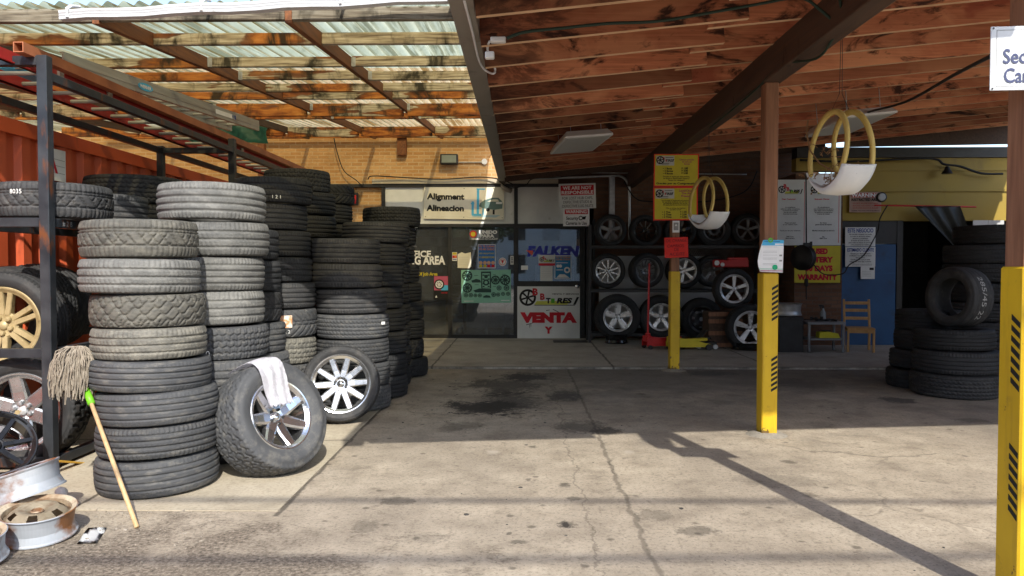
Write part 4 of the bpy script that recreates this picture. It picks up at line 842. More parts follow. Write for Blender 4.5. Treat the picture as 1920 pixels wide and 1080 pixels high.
def rail_label(t, w, h, m, nm, s=None, sm=None):
    p = A0 + (A1 - A0) * t + sv * .0105; up_ = sv.cross(sd_).normalized(); up_ = up_ if up_.z > 0 else -up_; bm = B(); n = 24
    vs = [bm.verts.new(p + sd_ * math.cos(a) * w / 2 + up_ * math.sin(a) * h / 2) for a in (2 * math.pi * i / n for i in range(n))] if nm == 'oval_label' else [bm.verts.new(p + sd_ * a * w / 2 + up_ * b_ * h / 2) for a, b_ in ((-1, -1), (1, -1), (1, 1), (-1, 1))]
    bm.faces.new(vs); o = obj(nm, bm, m, al, w=True)
    if s:
        tb = text_bm(s, h * .4, w * .75, .05)
        for v in tb.verts: v.co = p + sv * .002 + sd_ * v.co.x + up_ * v.co.z
        for v in tb.verts: v.co -= al.location
        obj('lettering', tb, sm, o)
rail_label(.30, .26, .07, SKYP, 'oval_label', 'WERNER', WHP); rail_label(.74, .5, .05, WHP, 'paper_label'); rail_label(.80, .10, .045, BLUEP, 'paper_label')
bm = B(); lathe(bm, [(0, 2.70), (.26, 2.70), (.28, 2.72), (.28, 2.80), (.25, 2.83), (0, 2.84)], 28, Matrix.Translation((-4.12, 6.0, .22))); solo('barrel_lid', bm, SKYP, 'blue plastic drum lid at the upper left above the rack', 'drum lid', smooth=False)
# ------------------------------------------------------------------ MOP
mp = gnd(258, 992); top = at(166, 742, 4.42); mop = thing('mop', 'string mop standing upside down against the front tire stack', 'mop', (mp.x, mp.y, 0))
dv = (top - mp).normalized(); bm = B(); tube(bm, [mp + dv * .012, mp + dv * .4, top], .0125, 10); obj('handle', bm, M('pale_wood', [(.3, (.44, .29, .14)), (.7, (.56, .40, .22))], 4, (12, 12, 1), .6, 0, 0, 5, ((.22, .14, .08), 7, .6, .75, (1, 1, .4))), mop, True, w=True)
bm = B(); tube(bm, [top - dv * .07, top + dv * .05], .021, 10); obj('green_collar', bm, plain('lime_plastic', (.14, .42, .02), .4), mop, True, w=True)
hd = at(132, 690, 4.44); bm = B(); random.seed(3)
for i in range(520):
    a = random.uniform(0, 2 * math.pi); rad = math.sqrt(random.random()) * .078; e = Vector((math.cos(a), .8 * math.sin(a), 0))
    p0 = hd + Vector((.035, 0, .085)) + e * rad * .35 + Vector((0, 0, random.uniform(-.01, .045))); L = random.uniform(.15, .285); out = rad * 1.05 + .02; pts = []
    for t in (0, .15, .35, .6, .8, 1): pts.append(p0 + e * out * math.sin(min(1, t * 1.6) * 1.57) + Vector((random.uniform(-.008, .008) - .03 * t, random.uniform(-.008, .008), .035 * math.sin(t * 3.1) * (1 - t) - L * t ** 1.4)))
    tube(bm, pts, random.uniform(.0026, .0042), 4)
obj('mop_head', bm, M('mop_cotton', [(.3, (.20, .165, .125)), (.7, (.33, .285, .225))], 30, rough=.9, bump=.3, spots=((.16, .13, .10), 9, .55, .75)), mop, w=True)
# ------------------------------------------------------------------ LEANING WHEELS AND TOWEL
CHROME2 = M('polished_chrome', [(.3, (.62, .63, .65)), (.7, (.80, .80, .81))], 7, rough=.16, metal=.95, rvar=.07)
axA = Vector((.78, -.48, .36)).normalized(); CA = Vector((X_(503, 4.98), 5.0, .362))
wheel('leaning_wheel', 'worn wide tire with dirty chrome rim leaning back under a white towel', 'wheel', CA, axA, .385, .30, (7, .38, .26, .27, .35, .0, .38, .6), CHROME2, 'net', 'mid', low=False, spin=.4)
axB = Vector((.17, -.97, .20)).normalized(); CBp = at(640, 724, 6.62); CBp.z = .343
wheel('leaning_wheel', 'chrome ten spoke wheel leaning on the tire stack in sunlight', 'wheel', CBp, axB, .345, .24, (10, .25, .21, .28, .12, .0, .45, .7), CHROME2, 'rib', 'dark', low=2, spin=.05, cap=DARK)
u_ = (Vector((0, 0, 1)) - axA * axA.z).normalized(); s_ = axA.cross(u_).normalized(); u2 = (u_ * math.cos(.22) - s_ * math.sin(.22)).normalized()
if s_.x > 0: s_ = -s_
u2 = (u_ + s_ * .10).normalized(); w2 = u2.cross(axA).normalized(); path = [(.398, -.125), (.412, -.09), (.416, -.03), (.416, .04), (.412, .09), (.400, .13), (.372, .158), (.33, .172), (.28, .172), (.23, .165), (.185, .155), (.14, .150), (.105, .149), (.075, .15)]
bm = B(); nw = 18; rows = []
for k, (r, a) in enumerate(path):
    row = []
    for i in range(nw + 1):
        t = i / nw - .5; wd = .235 * (1 - .18 * k / len(path)); fold = .0035 * math.sin(t * 17 + k * .4) * (k / len(path)) + .007 * mnoise.noise((t * 6, k * .5, 1.3)); cur = math.cos(t * wd / .41)
        end = (-.025 * abs(math.sin(i * 1.1)) if k == len(path) - 1 else 0) - (.02 * t if k > 8 else 0)
        row.append(bm.verts.new(CA + u2 * (r * (cur if k < 7 else 1) + end) + axA * (a + fold + .004) + w2 * (t * wd)))
    rows.append(row)
for p, q in zip(rows, rows[1:]):
    for i in range(nw): bm.faces.new((p[i], p[i + 1], q[i + 1], q[i]))
bmesh.ops.solidify(bm, geom=bm.faces[:], thickness=.008)
bmesh.ops.subdivide_edges(bm, edges=bm.edges[:], cuts=1, use_grid_fill=True)
TOW = M('white_towel', [(.3, (.66, .65, .70)), (.7, (.82, .81, .85))], 20, (1, 1, 1), .95, bump=.9, bdist=.006); solo('towel', bm, TOW, 'white terry towel draped over the worn leaning wheel', 'towel', smooth=True)
# ------------------------------------------------------------------ LITTER AND RUBBLE
bm = B(); c = gnd(160, 1006); g = []
for i in range(5):
    g.append([bm.verts.new(c + Vector((-.05 + .10 * j / 3 + .018 * i, .11 - .055 * i, .006 + .004 * math.sin(i * 1.3 + j * .8)))) for j in range(4)])
for i in range(4):
    for j in range(3): bm.faces.new((g[i][j], g[i][j + 1], g[i + 1][j + 1], g[i + 1][j]))
bmesh.ops.solidify(bm, geom=bm.faces[:], thickness=.001); solo('litter_paper', bm, WHP, 'crumpled white paper scrap on the dirt near the mop', 'paper scrap', smooth=True)
bm = B(); random.seed(11)
for i in range(900):
    x, y = random.uniform(-3.4, -1.6), random.gauss(4.0, .4)
    if random.random() < .5: x = random.uniform(-3.3, -2.1)
    if y < 3.2: continue
    s0 = random.choice((.003, .003, .004, .004, .005, .006, .009)); vs = bmesh.ops.create_icosphere(bm, subdivisions=1, radius=s0)['verts']; k = Vector((random.uniform(.7, 1.5), random.uniform(.7, 1.5), random.uniform(.5, .9)))
    for v in vs: v.co = Vector((x + v.co.x * k.x * random.uniform(.7, 1.2), y + v.co.y * k.y, v.co.z * k.z * random.uniform(.7, 1.2) + s0 * .3))
tag(obj('gravel', bm, M('rubble', [(.3, (.12, .10, .08)), (.5, (.22, .19, .15)), (.7, (.36, .32, .27))], 40, rough=.9)), kind='stuff')
bm = B(); random.seed(23)
for i in range(150):
    if i % 3: x, y = random.gauss(-.7, .5), random.uniform(6.6, 9.5)
    else: x, y = random.uniform(-1.3, 3.2), random.uniform(3.2, 9.5)
    if x < -1.3: continue
    s0 = random.choice((.003, .004, .005, .007, .011)); vs = bmesh.ops.create_icosphere(bm, subdivisions=1, radius=s0)['verts']; k = Vector((random.uniform(.7, 1.8), random.uniform(.7, 1.8), random.uniform(.3, .6)))
    for v in vs: v.co = Vector((x + v.co.x * k.x * random.uniform(.7, 1.2), y + v.co.y * k.y, v.co.z * k.z + s0 * .2))
tag(obj('rubber_crumbs', bm, M('rubber_crumbs', [(.3, (.03, .03, .03)), (.6, (.06, .055, .05)), (.75, (.3, .27, .22))], 12, rough=.9)), kind='stuff')
bm = B(); vs = bmesh.ops.create_icosphere(bm, subdivisions=3, radius=.035)['verts']; c = gnd(115, 933)
for v in vs: v.co = c + v.co * (1 + .25 * mnoise.noise(v.co * 30)) + Vector((0, 0, .03))
solo('stone', bm, M('pale_stone', [(.3, (.45, .40, .36)), (.7, (.6, .55, .5))], 20, rough=.85), 'pale pinkish stone beside the rusty rim pile', 'stone', smooth=True)
bm = B(); beam(bm, gnd(92, 897) + Vector((0, 0, .12)), at(168, 872, 5.3) + Vector((0, 0, .01)), .045, .012, .002); solo('wood_strip', bm, plain('orange_wood', (.72, .42, .06)), 'orange wooden strip lying at the foot of the rack', 'wood strip')
# ------------------------------------------------------------------ SIGNS, POSTERS AND BANNERS
def psign(name, label, cat, rect, Y, m, **k):
    x0, y0, x1, y1 = rect; a, b = at(x0, y0, Y), at(x1, y1, Y); return Sign(name, label, cat, (a + b) / 2, abs(b.x - a.x), abs(a.z - b.z), m, **k)
FY = YF - .045
# Alignment banner
s = psign('banner', 'cream vinyl banner reading Alignment Alineacion across the office transom', 'banner', (795, 350, 945, 411), YF - .05, CREAM, t=.008, ry=R_(.8))
s.text('Alignment', .27, .31, .17, BLKP, .47, .07); s.text('Alineacion', .27, .665, .17, BLKP, .47, .07)
s.block(.595, .45, .625, .86, SKYP); s.block(.66, .05, .69, .87, SKYP); s.block(.585, .50, .63, .54, SKYP, lay=2); s.block(.60, .83, .72, .89, SKYP, lay=2); s.block(.655, .05, .76, .09, SKYP, lay=2); s.block(.73, .52, .75, .86, SKYP)
CARP = plain('green_grey_print', (.13, .20, .19)); s.shape([(.70, .50), (.76, .40), (.85, .33), (.93, .33), (.97, .42), (.985, .52), (.98, .66), (.88, .70), (.74, .66), (.69, .60)], CARP, lay=2); s.shape([(.79, .45), (.86, .38), (.92, .38), (.94, .45)], CREAM, lay=3); s.ring(.80, .70, .001, .035, BLKP, lay=4); s.block(.86, .70, .885, .84, BLKP); s.block(.90, .46, .975, .52, WHP, lay=3)
s.shape([(.60, .93), (.90, .93), (.96, .86), (.64, .87)], plain('pale_blue_print', (.40, .55, .60)), lay=1)
for px_ in (.02, .5, .98):
    for y in (.06, .94): s.ring(px_, y, .001, .008, DARK, 'grommet', 2)
s.done()
# door panel and glass lettering
s = psign('door_sign', 'white sign panel reading VENTA Y on the lower half of the office door', 'sign', (970, 537, 1087, 635), YF - .045, WBOARD, t=.006)
s.logo(.02, .02, .99, .37); s.text('VENTA Y SERVICIO', .77, .145, .028, BLKP, .43, .03); s.text('VENTA', .5, .595, .165, REDP, .91, .12); s.text('Y', .5, .835, .115, REDP, .13, .10)
SCR = plain('scratch_grey', (.10, .10, .10))
for p in ([(.46, .455), (.52, .445), (.52, .455), (.46, .47)], [(.57, .43), (.67, .49), (.66, .50), (.57, .445)], [(.14, .73), (.27, .685), (.27, .695), (.14, .745)], [(.185, .72), (.20, .80), (.205, .80), (.195, .72)], [(.21, .71), (.215, .77), (.222, .77), (.222, .71)]): s.shape(p, SCR, 'scratch', 3)
s.done()
YG = YF - .012
def gsign(name, label, cat, rect, m, **k): return psign(name, label, cat, rect, YG, m, t=.003, **k)
def letters(name, label, px, py, st, h, maxw, m, Y, bold=.05, align='CENTER', shear=0):
    a = at(px, py, Y); o = thing(name, label, 'lettering', a); k = Y / FPX; obj('lettering', text_bm(st, h * k, maxw * k, bold, align, shear), m, o); return o
o = letters('glass_lettering', 'large blue tire brand lettering across the office door glass', 1036, 471, 'FALKEN', 17, 98, BLUEP2 if 'BLUEP2' in globals() else plain('vivid_blue', (.045, .055, .40)), YG, .09, shear=.15)
bm = B(); k = YG / FPX; prism(bm, [(-50 * k, 2 * k), (-36 * k, 1 * k), (-38 * k, -8 * k)], -.004, -.003); obj('red_triangle', bm, plain('salmon_red', (.75, .12, .08)), o)
letters('glass_lettering', 'white OFFICE lettering partly hidden behind the rightmost stack', 781, 476, 'OFFICE', 11, 54, WHP, YG, .05)
letters('glass_lettering', 'white WAITING AREA lettering below OFFICE on the left pane', 776, 488, 'WAITING AREA', 15, 118, WHP, YG, .06)
letters('glass_lettering', 'small yellow warning lettering low on the left office pane', 787, 513.5, 'Stay Out Of Job Area', 6, 67, YELP, YG, .04)
s = gsign('poster', 'black wheel advert with pink car on the left office pane', 'poster', (813, 517, 841, 561), BLKP); s.block(.03, .02, .97, .62, plain('car_pink', (.45, .09, .16))); s.block(.5, .40, .97, .62, SKYP, lay=2); s.ring(.38, .37, .001, .34 * s.w, BLKP, lay=3); s.wheel(.38, .37, .25 * s.w, WHP, 4, 8); s.text('CAR TIRES', .72, .73, .05, REDP, .4); s.shape([(.1, .93), (.25, .93), (.18, .83)], WHP); s.done()
s = gsign('poster', 'blue mask notice in orange letters on the middle office pane', 'poster', (896, 458, 929, 503), WHP); s.block(.03, .02, .97, .97, plain('notice_blue', (.03, .16, .50)))
s.text('TU TE CUIDAS', .5, .09, .075, ORANGEP, .88, .04); s.text('YO ME CUIDO', .5, .21, .075, ORANGEP, .88, .04); s.text('USO OBLIGATORIO', .5, .38, .06, YELP, .84, .03); s.text('CUBREBOCAS', .5, .54, .075, YELP, .86, .05)
for x in (.16, .4, .62, .86): s.ring(x, .77, .001, .035, plain('skin_print', (.7, .42, .28)) if 'skin_print' not in bpy.data.materials else bpy.data.materials['skin_print'], lay=3, n=14); s.block(x - .09, .85, x + .09, .96, YELP if x < .5 else REDP, lay=3)
s.done()
MINT = M('mint_paper', [(.3, (.20, .46, .36)), (.7, (.30, .58, .46))], 2, rough=.5); GPR = plain('dark_green_print', (.03, .07, .065))
s = gsign('poster', 'large mint green parts poster with wheels on the middle office pane', 'poster', (865, 506, 958, 568), MINT, ry=R_(-.6))
for x, y, r in ((.12, .17, .15), (.12, .54, .14), (.69, .31, .13), (.885, .31, .15)): s.wheel(x, y, r * s.h * 1.05, GPR, 2, 9)
for x, y, r in ((.76, .55, .075), (.91, .55, .085), (.09, .76, .065), (.19, .76, .065), (.28, .77, .055), (.37, .77, .06), (.65, .75, .07), (.74, .75, .06), (.84, .73, .06), (.94, .73, .06)): s.wheel(x, y, r * s.h, GPR, 2, 7)
s.block(.40, .05, .60, .56, GPR); s.block(.425, .10, .575, .54, MINT, lay=2); s.ring(.5, .2, .001, .035, GPR, lay=3); s.ring(.5, .38, .03, .06, GPR, lay=3)
for x in (.45, .55):
    for y in (.16, .28, .42, .5): s.block(x - .02, y - .02, x + .02, y + .02, GPR, lay=3)
s.shape([(.20, .32), (.30, .27), (.38, .30), (.40, .38), (.22, .38)], GPR); s.shape([(.24, .62), (.36, .56), (.60, .58), (.60, .68), (.28, .68)], GPR); s.shape([(.44, .80), (.5, .76), (.57, .78), (.59, .84), (.44, .84)], GPR)
for x, y, w in ((.26, .16, .08), (.27, .44, .08), (.64, .14, .06), (.82, .13, .08), (.64, .5, .06)): s.block(x, y, x + w, y + .012, GPR)
s.block(.05, .93, .24, .95, WHP); s.block(.80, .92, .97, .94, WHP); s.done()
s = gsign('paper_note', 'cream paper note on the middle office pane beside card stickers', 'note', (858, 473, 884, 503), CREAM, poly=[(0, .12), (.3, 0), (.55, .08), (.95, 0), (1, .9), (.8, 1), (0, .98)])
for y in (.3, .42, .54, .66, .78): s.block(.12, y, .8, y + .012, GREYP)
s.done()
s = gsign('card_sticker', 'payment card stickers at the left edge of the middle pane', 'sticker', (848, 473, 857, 489), WHP); s.block(.05, .03, .95, .3, YELP); s.block(.05, .36, .95, .68, REDP); s.ring(.62, .52, .001, .018, ORANGEP, lay=3, n=14); s.block(.1, .78, .9, .88, BLUEP); s.done()
s = gsign('round_sticker', 'round white and red sticker on the middle office pane', 'sticker', (935, 483, 949.5, 499), WHP, poly=[(.5 + .5 * math.cos(a * math.pi / 10), .5 + .5 * math.sin(a * math.pi / 10)) for a in range(20)]); s.ring(.5, .5, .36 * s.w, .42 * s.w, REDP, lay=2); s.shape([(.3, .3), (.7, .3), (.5, .75)], REDP); s.done()
s = gsign('barcode_sticker', 'tall white barcode sticker by the right edge of the middle pane', 'sticker', (957, 480, 963, 496), WHP)
for y in (.15, .3, .42, .6, .75): s.block(.2, y, .8, y + .08, BLKP)
s.done()
s = gsign('glass_sticker', 'restaurant lettering with round yellow emblem at the top of the middle pane', 'sticker', (880, 431, 935, 450), plain('smoked_vinyl', (.10, .11, .13)), poly=[(.0, .0), (1, .0), (1, 1), (0, 1)]); s.ring(.13, .42, .001, .15 * s.w * .8, YELP, lay=2); s.ring(.13, .42, .08 * s.w, .12 * s.w, REDP, lay=3); s.text('UNIDO', .64, .22, .30, WHP, .62, .10); s.text('PARA', .60, .60, .30, WHP, .50, .10); s.text('VENEZUELAN RESTAURANT', .52, .90, .15, WHP, .9, .03); s.done()
s = gsign('business_card', 'small blank white card on the left of the door glass', 'card', (977, 498, 990, 506), WHP); s.done()
s = gsign('notice', 'white shop notice with red bar on the door glass', 'notice', (1010, 478, 1041, 498), WBOARD); s.logo(.05, .1, .95, .68); s.block(0, .78, 1, 1, REDP); s.done()
s = gsign('notice', 'plain white typed page below the shop notice on the door', 'notice', (1013, 499, 1036, 527), WBOARD)
for y in (.12, .25, .36, .48, .6, .72): s.block(.12, y, .85, y + .012, GREYP)
s.done()
s = gsign('notice', 'tall blue mask notice at the right of the door glass', 'notice', (1040, 479, 1071, 523), WHP); s.block(.04, .03, .96, .97, plain('door_notice_blue', (.03, .22, .48))); s.text('TU TE CUIDAS', .5, .08, .06, ORANGEP, .85, .04); s.text('YO ME CUIDO', .5, .17, .06, ORANGEP, .85, .04); s.block(.1, .30, .8, .325, WHP, lay=2); s.ring(.2, .45, .001, .03, WHP, lay=2); s.ring(.35, .45, .001, .03, WHP, lay=2); s.block(.1, .6, .5, .63, WHP, lay=2); s.ring(.75, .62, .03, .06, WHP, lay=2); s.shape([(.1, .95), (.9, .95), (.6, .8), (.3, .8)], WHP); s.done()
s = psign('sign', 'weathered sign reading We Are Not Responsible beside the office door', 'sign', (1048, 344, 1117, 391), 13.6, WBOARD, t=.008, ry=R_(-1.5)); s.block(.05, .07, .95, .46, REDP); s.text('WE ARE NOT', .5, .175, .125, WHP, .78, .04); s.text('RESPONSIBLE', .5, .355, .125, WHP, .86, .04); s.text('FOR LOST HUB CAPS,', .5, .58, .105, BLKP, .83, .0); s.text('DEFECTIVE STUDS &', .5, .735, .105, BLKP, .78, .0); s.text('DEFECTIVE LUG NUTS', .5, .895, .105, BLKP, .84, .0); s.done()
s = psign('sign', 'small red and white camera warning sign below the responsibility sign', 'sign', (1056, 391, 1105, 424), 13.55, WHP, t=.008); s.block(.06, .05, .94, .32, REDP); s.text('WARNING', .5, .18, .17, WHP, .8, .04); s.text('Security', .34, .55, .18, BLKP, .46, .03); s.text('Cameras in Use', .5, .83, .18, BLKP, .80, .03); s.ring(.67, .54, .025, .04, BLKP); s.shape([(.72, .47), (.88, .44), (.84, .62), (.75, .62)], BLKP); s.done()
# yellow price signs on the far post
YS = 9.86
s = psign('price_sign', 'yellow Spanish air pressure price sign, upper of two on the far post', 'sign', (1226, 289, 1310, 350), YS, REDS, t=.008, ry=R_(.4))
s.block(.025, .03, .975, .965, YELP); s.block(.05, .06, .45, .35, plain('patch_grey', (.50, .50, .47)), lay=2); s.lay = 0
def small_logo(s):
    s.wheel(.14, .19, .09 * s.w, BLKP, 4, 6); s.text('B', .22, .13, .07, REDP, bold=.03, lay=4); s.text('B', .27, .20, .06, REDP, bold=.03, lay=4); s.text('TIRES', .345, .20, .07, BLKP, .17, .05, shear=.15, lay=4); s.shape([(.41, .23), (.425, .23), (.45, .15), (.435, .15)], BLKP, lay=4); s.block(.25, .10, .43, .115, BLKP, lay=4); s.block(.15, .28, .34, .295, BLKP, lay=4); s.block(.17, .325, .33, .335, BLKP, lay=4)
PURP = plain('maroon_print', (.35, .03, .12)); small_logo(s)
for st, y in (('Checar presión', .17), ('de aire en', .235), ('llantas', .30)): s.text(st, .73, y, .05, PURP, -.42, .03)
for i, (st, pr) in enumerate((('• 1 llanta', '$ 1.00'), ('• 2 llantas', '$ 3.00'), ('• 4 llantas', '$ 5.00'))): s.text(st, .20, .445 + .075 * i, .055, BLKP, None, .05, 'LEFT'); s.text(pr, .61, .435 + .075 * i, .055, BLKP, None, .05, 'LEFT')
for st, y in (('Disculpe el cargo por este servicio,', .69), ('es devido a: Electricidad, Equipo y', .745), ('Tiempo de trabajador.', .80)): s.text(st, .5, y, .04, BLKP, -.84, .03)
s.text('Gracias por su Comprensión', .5, .90, .055, BLKP, .88, .05); s.done()
s = psign('price_sign', 'yellow English tire air pressure price sign, lower of two on the far post', 'sign', (1225, 351, 1308, 413), YS, REDS, t=.008, ry=R_(-.4))
s.block(.03, .035, .97, .965, YELP); s.block(.05, .05, .47, .34, bpy.data.materials['patch_grey'], lay=2); small_logo(s)
for st, y in (('Level/Check', .11), ('Tire Air', .19), ('Pressure', .27)): s.text(st, .74, y, .06, PURP, -.42, .04)
for i, st in enumerate(('Due to costs of equipment and expenses', 'for our shop machinery we will charge', 'the following prices for this service.', 'We apologize for any inconvenience.')): s.text(st, .5, .40 + .045 * i, .035, BLKP, -.84, .03)
for i, st in enumerate(('*The air is free, the machine', 'and labor is not*')): s.text(st, .5, .635 + .045 * i, .035, BLKP, -.6, .03)
for i, (st, pr) in enumerate((('• 1 Tire', ''), ('• 2 Tires', '$ 3.00'), ('• 4 Tires', '$ 5.00'))): s.text(st, .20, .75 + .075 * i, .055, BLKP, None, .05, 'LEFT'); s.text(pr or '$ 1.00', .60, .75 + .075 * i, .055, BLKP, None, .05, 'LEFT')
s.done()
s = psign('sign', 'scarlet handwritten oil change card on the far post', 'sign', (1246, 445, 1290, 483), YS, REDS, t=.003, ry=R_(-2)); INK = plain('marker_ink', (.12, .01, .02))
for st, x, y, w in (('OIL CHANGE', .5, .16, .88), ('CAMBIOS', .46, .42, .70), ('DE', .5, .60, .2), ('ACEITE', .52, .83, .66)): s.text(st, x, y, .15, INK, w, -.015, shear=.1)
s.done()
s = psign('sticker', 'tiny white card pinned between the signs on the far post', 'card', (1261, 414, 1274, 436), YS, WHP, t=.003); s.block(.15, .15, .85, .8, GREYP); s.shape([(.5, .25), (.7, .45), (.3, .45)], WHP); s.done()
# notice on the middle post
s = psign('notice', 'white notice with blue header curling on the middle post', 'notice', (1421, 450, 1469, 511), 6.075, WHP, t=.003, poly=[(.20, 0), (1, 0), (.97, 1), (.10, .97), (.03, .82), (0, .65), (.04, .45), (.12, .2)])
s.shape([(.20, .0), (1, .0), (.993, .17), (.15, .17)], SKYP, lay=1); s.block(.66, .11, .98, .15, WHP, lay=2); s.block(.24, .04, .85, .055, BLUEP, lay=2); s.ring(.48, .01, .008, .02, LIMEP, lay=4); s.ring(.66, .84, .001, .022, plain('green_print', (.02, .42, .20)), lay=4); s.shape([(.06, .88), (.97, .89), (.97, .905), (.06, .895)], bpy.data.materials['green_print'], lay=2); s.shape([(.1, .93), (.97, .94), (.97, .965), (.1, .955)], PURP, lay=2)
for y in (.21, .34, .385, .46, .55, .585, .72, .76): s.block(.2, y, .74, y + .007, GREYP, lay=2)
for y in (.45, .61): s.block(.83, y, .93, y + .05, GREYP, lay=2)
s.done()
# security sign on the near post
c = at(1962, 108, 2.96); s = Sign('sign', 'white security cameras sign on the near post at the right frame edge', 'sign', c, .42, .25, plain('sunlit_sign_white', (.56, .58, .60)), t=.006, rz=R_(-4), bev=.002)
for q in ((.05, .055, .955, .065), (.05, .93, .955, .94)): s.block(*q, GREYP)
s.block(.05, .055, .055, .94, GREYP); s.block(.95, .055, .955, .94, GREYP); DKB = plain('navy_print', (.05, .06, .13)); s.text('Security', .105, .47, .22, DKB, .50, .02, 'LEFT'); s.text('Cameras', .115, .77, .22, DKB, .52, .02, 'LEFT'); s.text('in Use', .70, .77, .22, DKB, .25, .02, 'LEFT')
for x in (.02, .98):
    for y in (.03, .97): s.ring(x, y, .001, .004, DARK, 'screw', 2)
s.done()
# right hand wall signs
RY = 12.9
for rect, lab, st in (((1452, 337, 1511, 460), 'tall white English customer safety sign on the rear right wall', ('Dear Customer:', 'In compliance\nwith our safety regulations.\nTo avoid any accident\nwe ask you refrain\nfrom the work area', 'Please proceed\nto our waiting room', 'Thank you for your attention', 'B&B Tires\nManagement')), ((1512, 337, 1576, 460), 'tall white Spanish customer safety sign beside the English one', ('Estimado Cliente:', 'En cumplimiento\ncon reglamentos de seguro,\npara evitar algun accidente\nle pedimos no acercarse\nal area de trabajo', 'Por favor\npasen al área de espera', 'Muchas gracias por su atención', 'Att.\nB&B Tires'))):
    s = psign('sign', lab, 'sign', rect, RY, WBOARD, t=.008); en = 'English' in lab; xb_ = (.93, .945) if en else (.05, .065); s.block(xb_[0], .03, xb_[1], .96, REDP)
    if not en: s.block(.93, .03, .945, .96, REDP)
    s.logo(.12, .06, .88, .22); s.text(st[0], .45, .295, .022, REDP, -.75, .04)
    for t, y, n_ in ((st[1], .47, 5), (st[2], .67, 2), (st[3], .775, 1), (st[4], .88, 2)): s.text(t, .5, y, .0185, BLKP, -.84, .03)
    s.done()
s = psign('sign', 'yellow used battery warranty sign with red letters under the safety signs', 'sign', (1490, 461, 1575, 530), RY + .02, YELP, t=.008)
for st, x, y, w in (('USED', .56, .145, .32), ('BATTERY', .48, .375, .70), ('30 DAYS', .53, .61, .60), ('WARRANTY', .5, .85, .88)): s.text(st, x, y, .135, REDP, w, .10)
s.done()
s = psign('sign', 'faded red restricted area warning sign on the yellow wall', 'sign', (1593, 360, 1652, 398), RY + .05, plain('faded_pink', (.45, .30, .24)), t=.006); s.block(.06, .05, .95, .27, plain('faded_red', (.45, .06, .04))); s.text('WARNING', .5, .16, .18, WHP, .88, .05); s.text('RESTRICTED AREA', .5, .38, .12, BLKP, .9, .06)
for st, y in (('DO NOT ALLOW CUSTOMERS', .56), ('BEYOND THIS POINT DUE TO', .68), ('OUR INSURANCE RULES', .79)): s.text(st, .5, y, .06, bpy.data.materials['faded_red'], .8, .02)
s.text('THANK YOU FOR YOUR PATIENCE', .5, .92, .05, BLKP, .88, .02); s.done()
s = psign('sign', 'white ESTE NEGOCIO notice on the dark band above the blue door', 'sign', (1585, 426, 1641, 462), RY + .07, WBOARD, t=.006, bev=.002); s.text('ESTE NEGOCIO', .5, .17, .20, BLUEP, .85, .04)
for i, st in enumerate(('No necesita competir con nadie', 'su gusto es ofrecerle calidad,', 'atencion y amabilidad.', 'El dueño de todo es Dios,', 'pero todo en manos de personas', 'y los proyectos se realizan.')): s.text(st, .5, .37 + .108 * i, .062, BLKP, -.88, .03)
s.done()
s = psign('sign', 'white ESTIMADO CLIENTE welcome notice on the blue door', 'sign', (1585, 463, 1641, 500), RY + .07, WBOARD, t=.006, bev=.002); s.text('ESTIMADO CLIENTE', .5, .15, .16, BLUEP, .88, .04)
for i, st in enumerate(('Gracias por darnos usted la', 'confianza y la preferencia hacia', 'este negocio.', 'Donde quiera que yo ande', 'trabajando Dios esta conmigo')): s.text(st, .5, .34 + .1 * i, .062, BLKP, -.88, .03)
s.text('Bienvenidos', .55, .88, .13, GREYP, .66, .0, shear=.3); s.done()
s = psign('notice', 'small white paper slip taped below the welcome notice', 'notice', (1614, 500, 1640, 523), RY + .07, WBOARD, t=.003); s.block(.62, .08, .92, .28, BLKP)
for y in (.4, .52, .64, .76): s.block(.1, y, .75, y + .02, GREYP)
s.done()
# ------------------------------------------------------------------ CEILING LIGHTS, FLOODLIGHT, WIRING
DIFF = plain('light_diffuser', (.55, .56, .54), .4)
for c, w, l, yaw, lab in ((at(1087, 272, 9.15), .56, 1.2, 6, 'white troffer light hanging under the rafters left of the girder'), (at(1590, 236, 8.75), .56, 1.25, -2, 'white troffer light under the rafters behind the larger tire planter')):
    zb_ = c.z; o = thing('ceiling_light', lab, 'ceiling light', (c.x, c.y, zb_), R_(yaw), 'box lights under the carport roof'); o.rotation_euler.y = -math.atan(.09)
    bm = B(); q = []
    for z, k in ((0, 1.0), (.02, 1.0), (.09, .86)): q.append([bm.verts.new((sx * w / 2 * k, sy * l / 2 * k, z)) for sx, sy in ((-1, -1), (1, -1), (1, 1), (-1, 1))])
    for a, b in zip(q, q[1:]):
        for j in range(4): bm.faces.new((a[j], a[(j + 1) % 4], b[(j + 1) % 4], b[j]))
    bm.faces.new(q[2]); bm.faces.new(q[0][::-1]); obj('housing', bm, WHITE, o)
    bm = B(); box2(bm, (-w / 2 + .03, -l / 2 + .03, -.006), (w / 2 - .03, l / 2 - .03, -.001)); obj('diffuser', bm, DIFF, o)
    bm = B()
    for sx in (-1, 1):
        for sy in (-1, 1): tube(bm, [(sx * .18, sy * .45, .088), (sx * .18, sy * .45, .5)], .004, 5)
    obj('hanger_rod', bm, GALV, o)
fl = thing('floodlight', 'grey rectangular floodlight on the tan brick wall', 'floodlight', at(843, 300, YF)); kx = YF / FPX
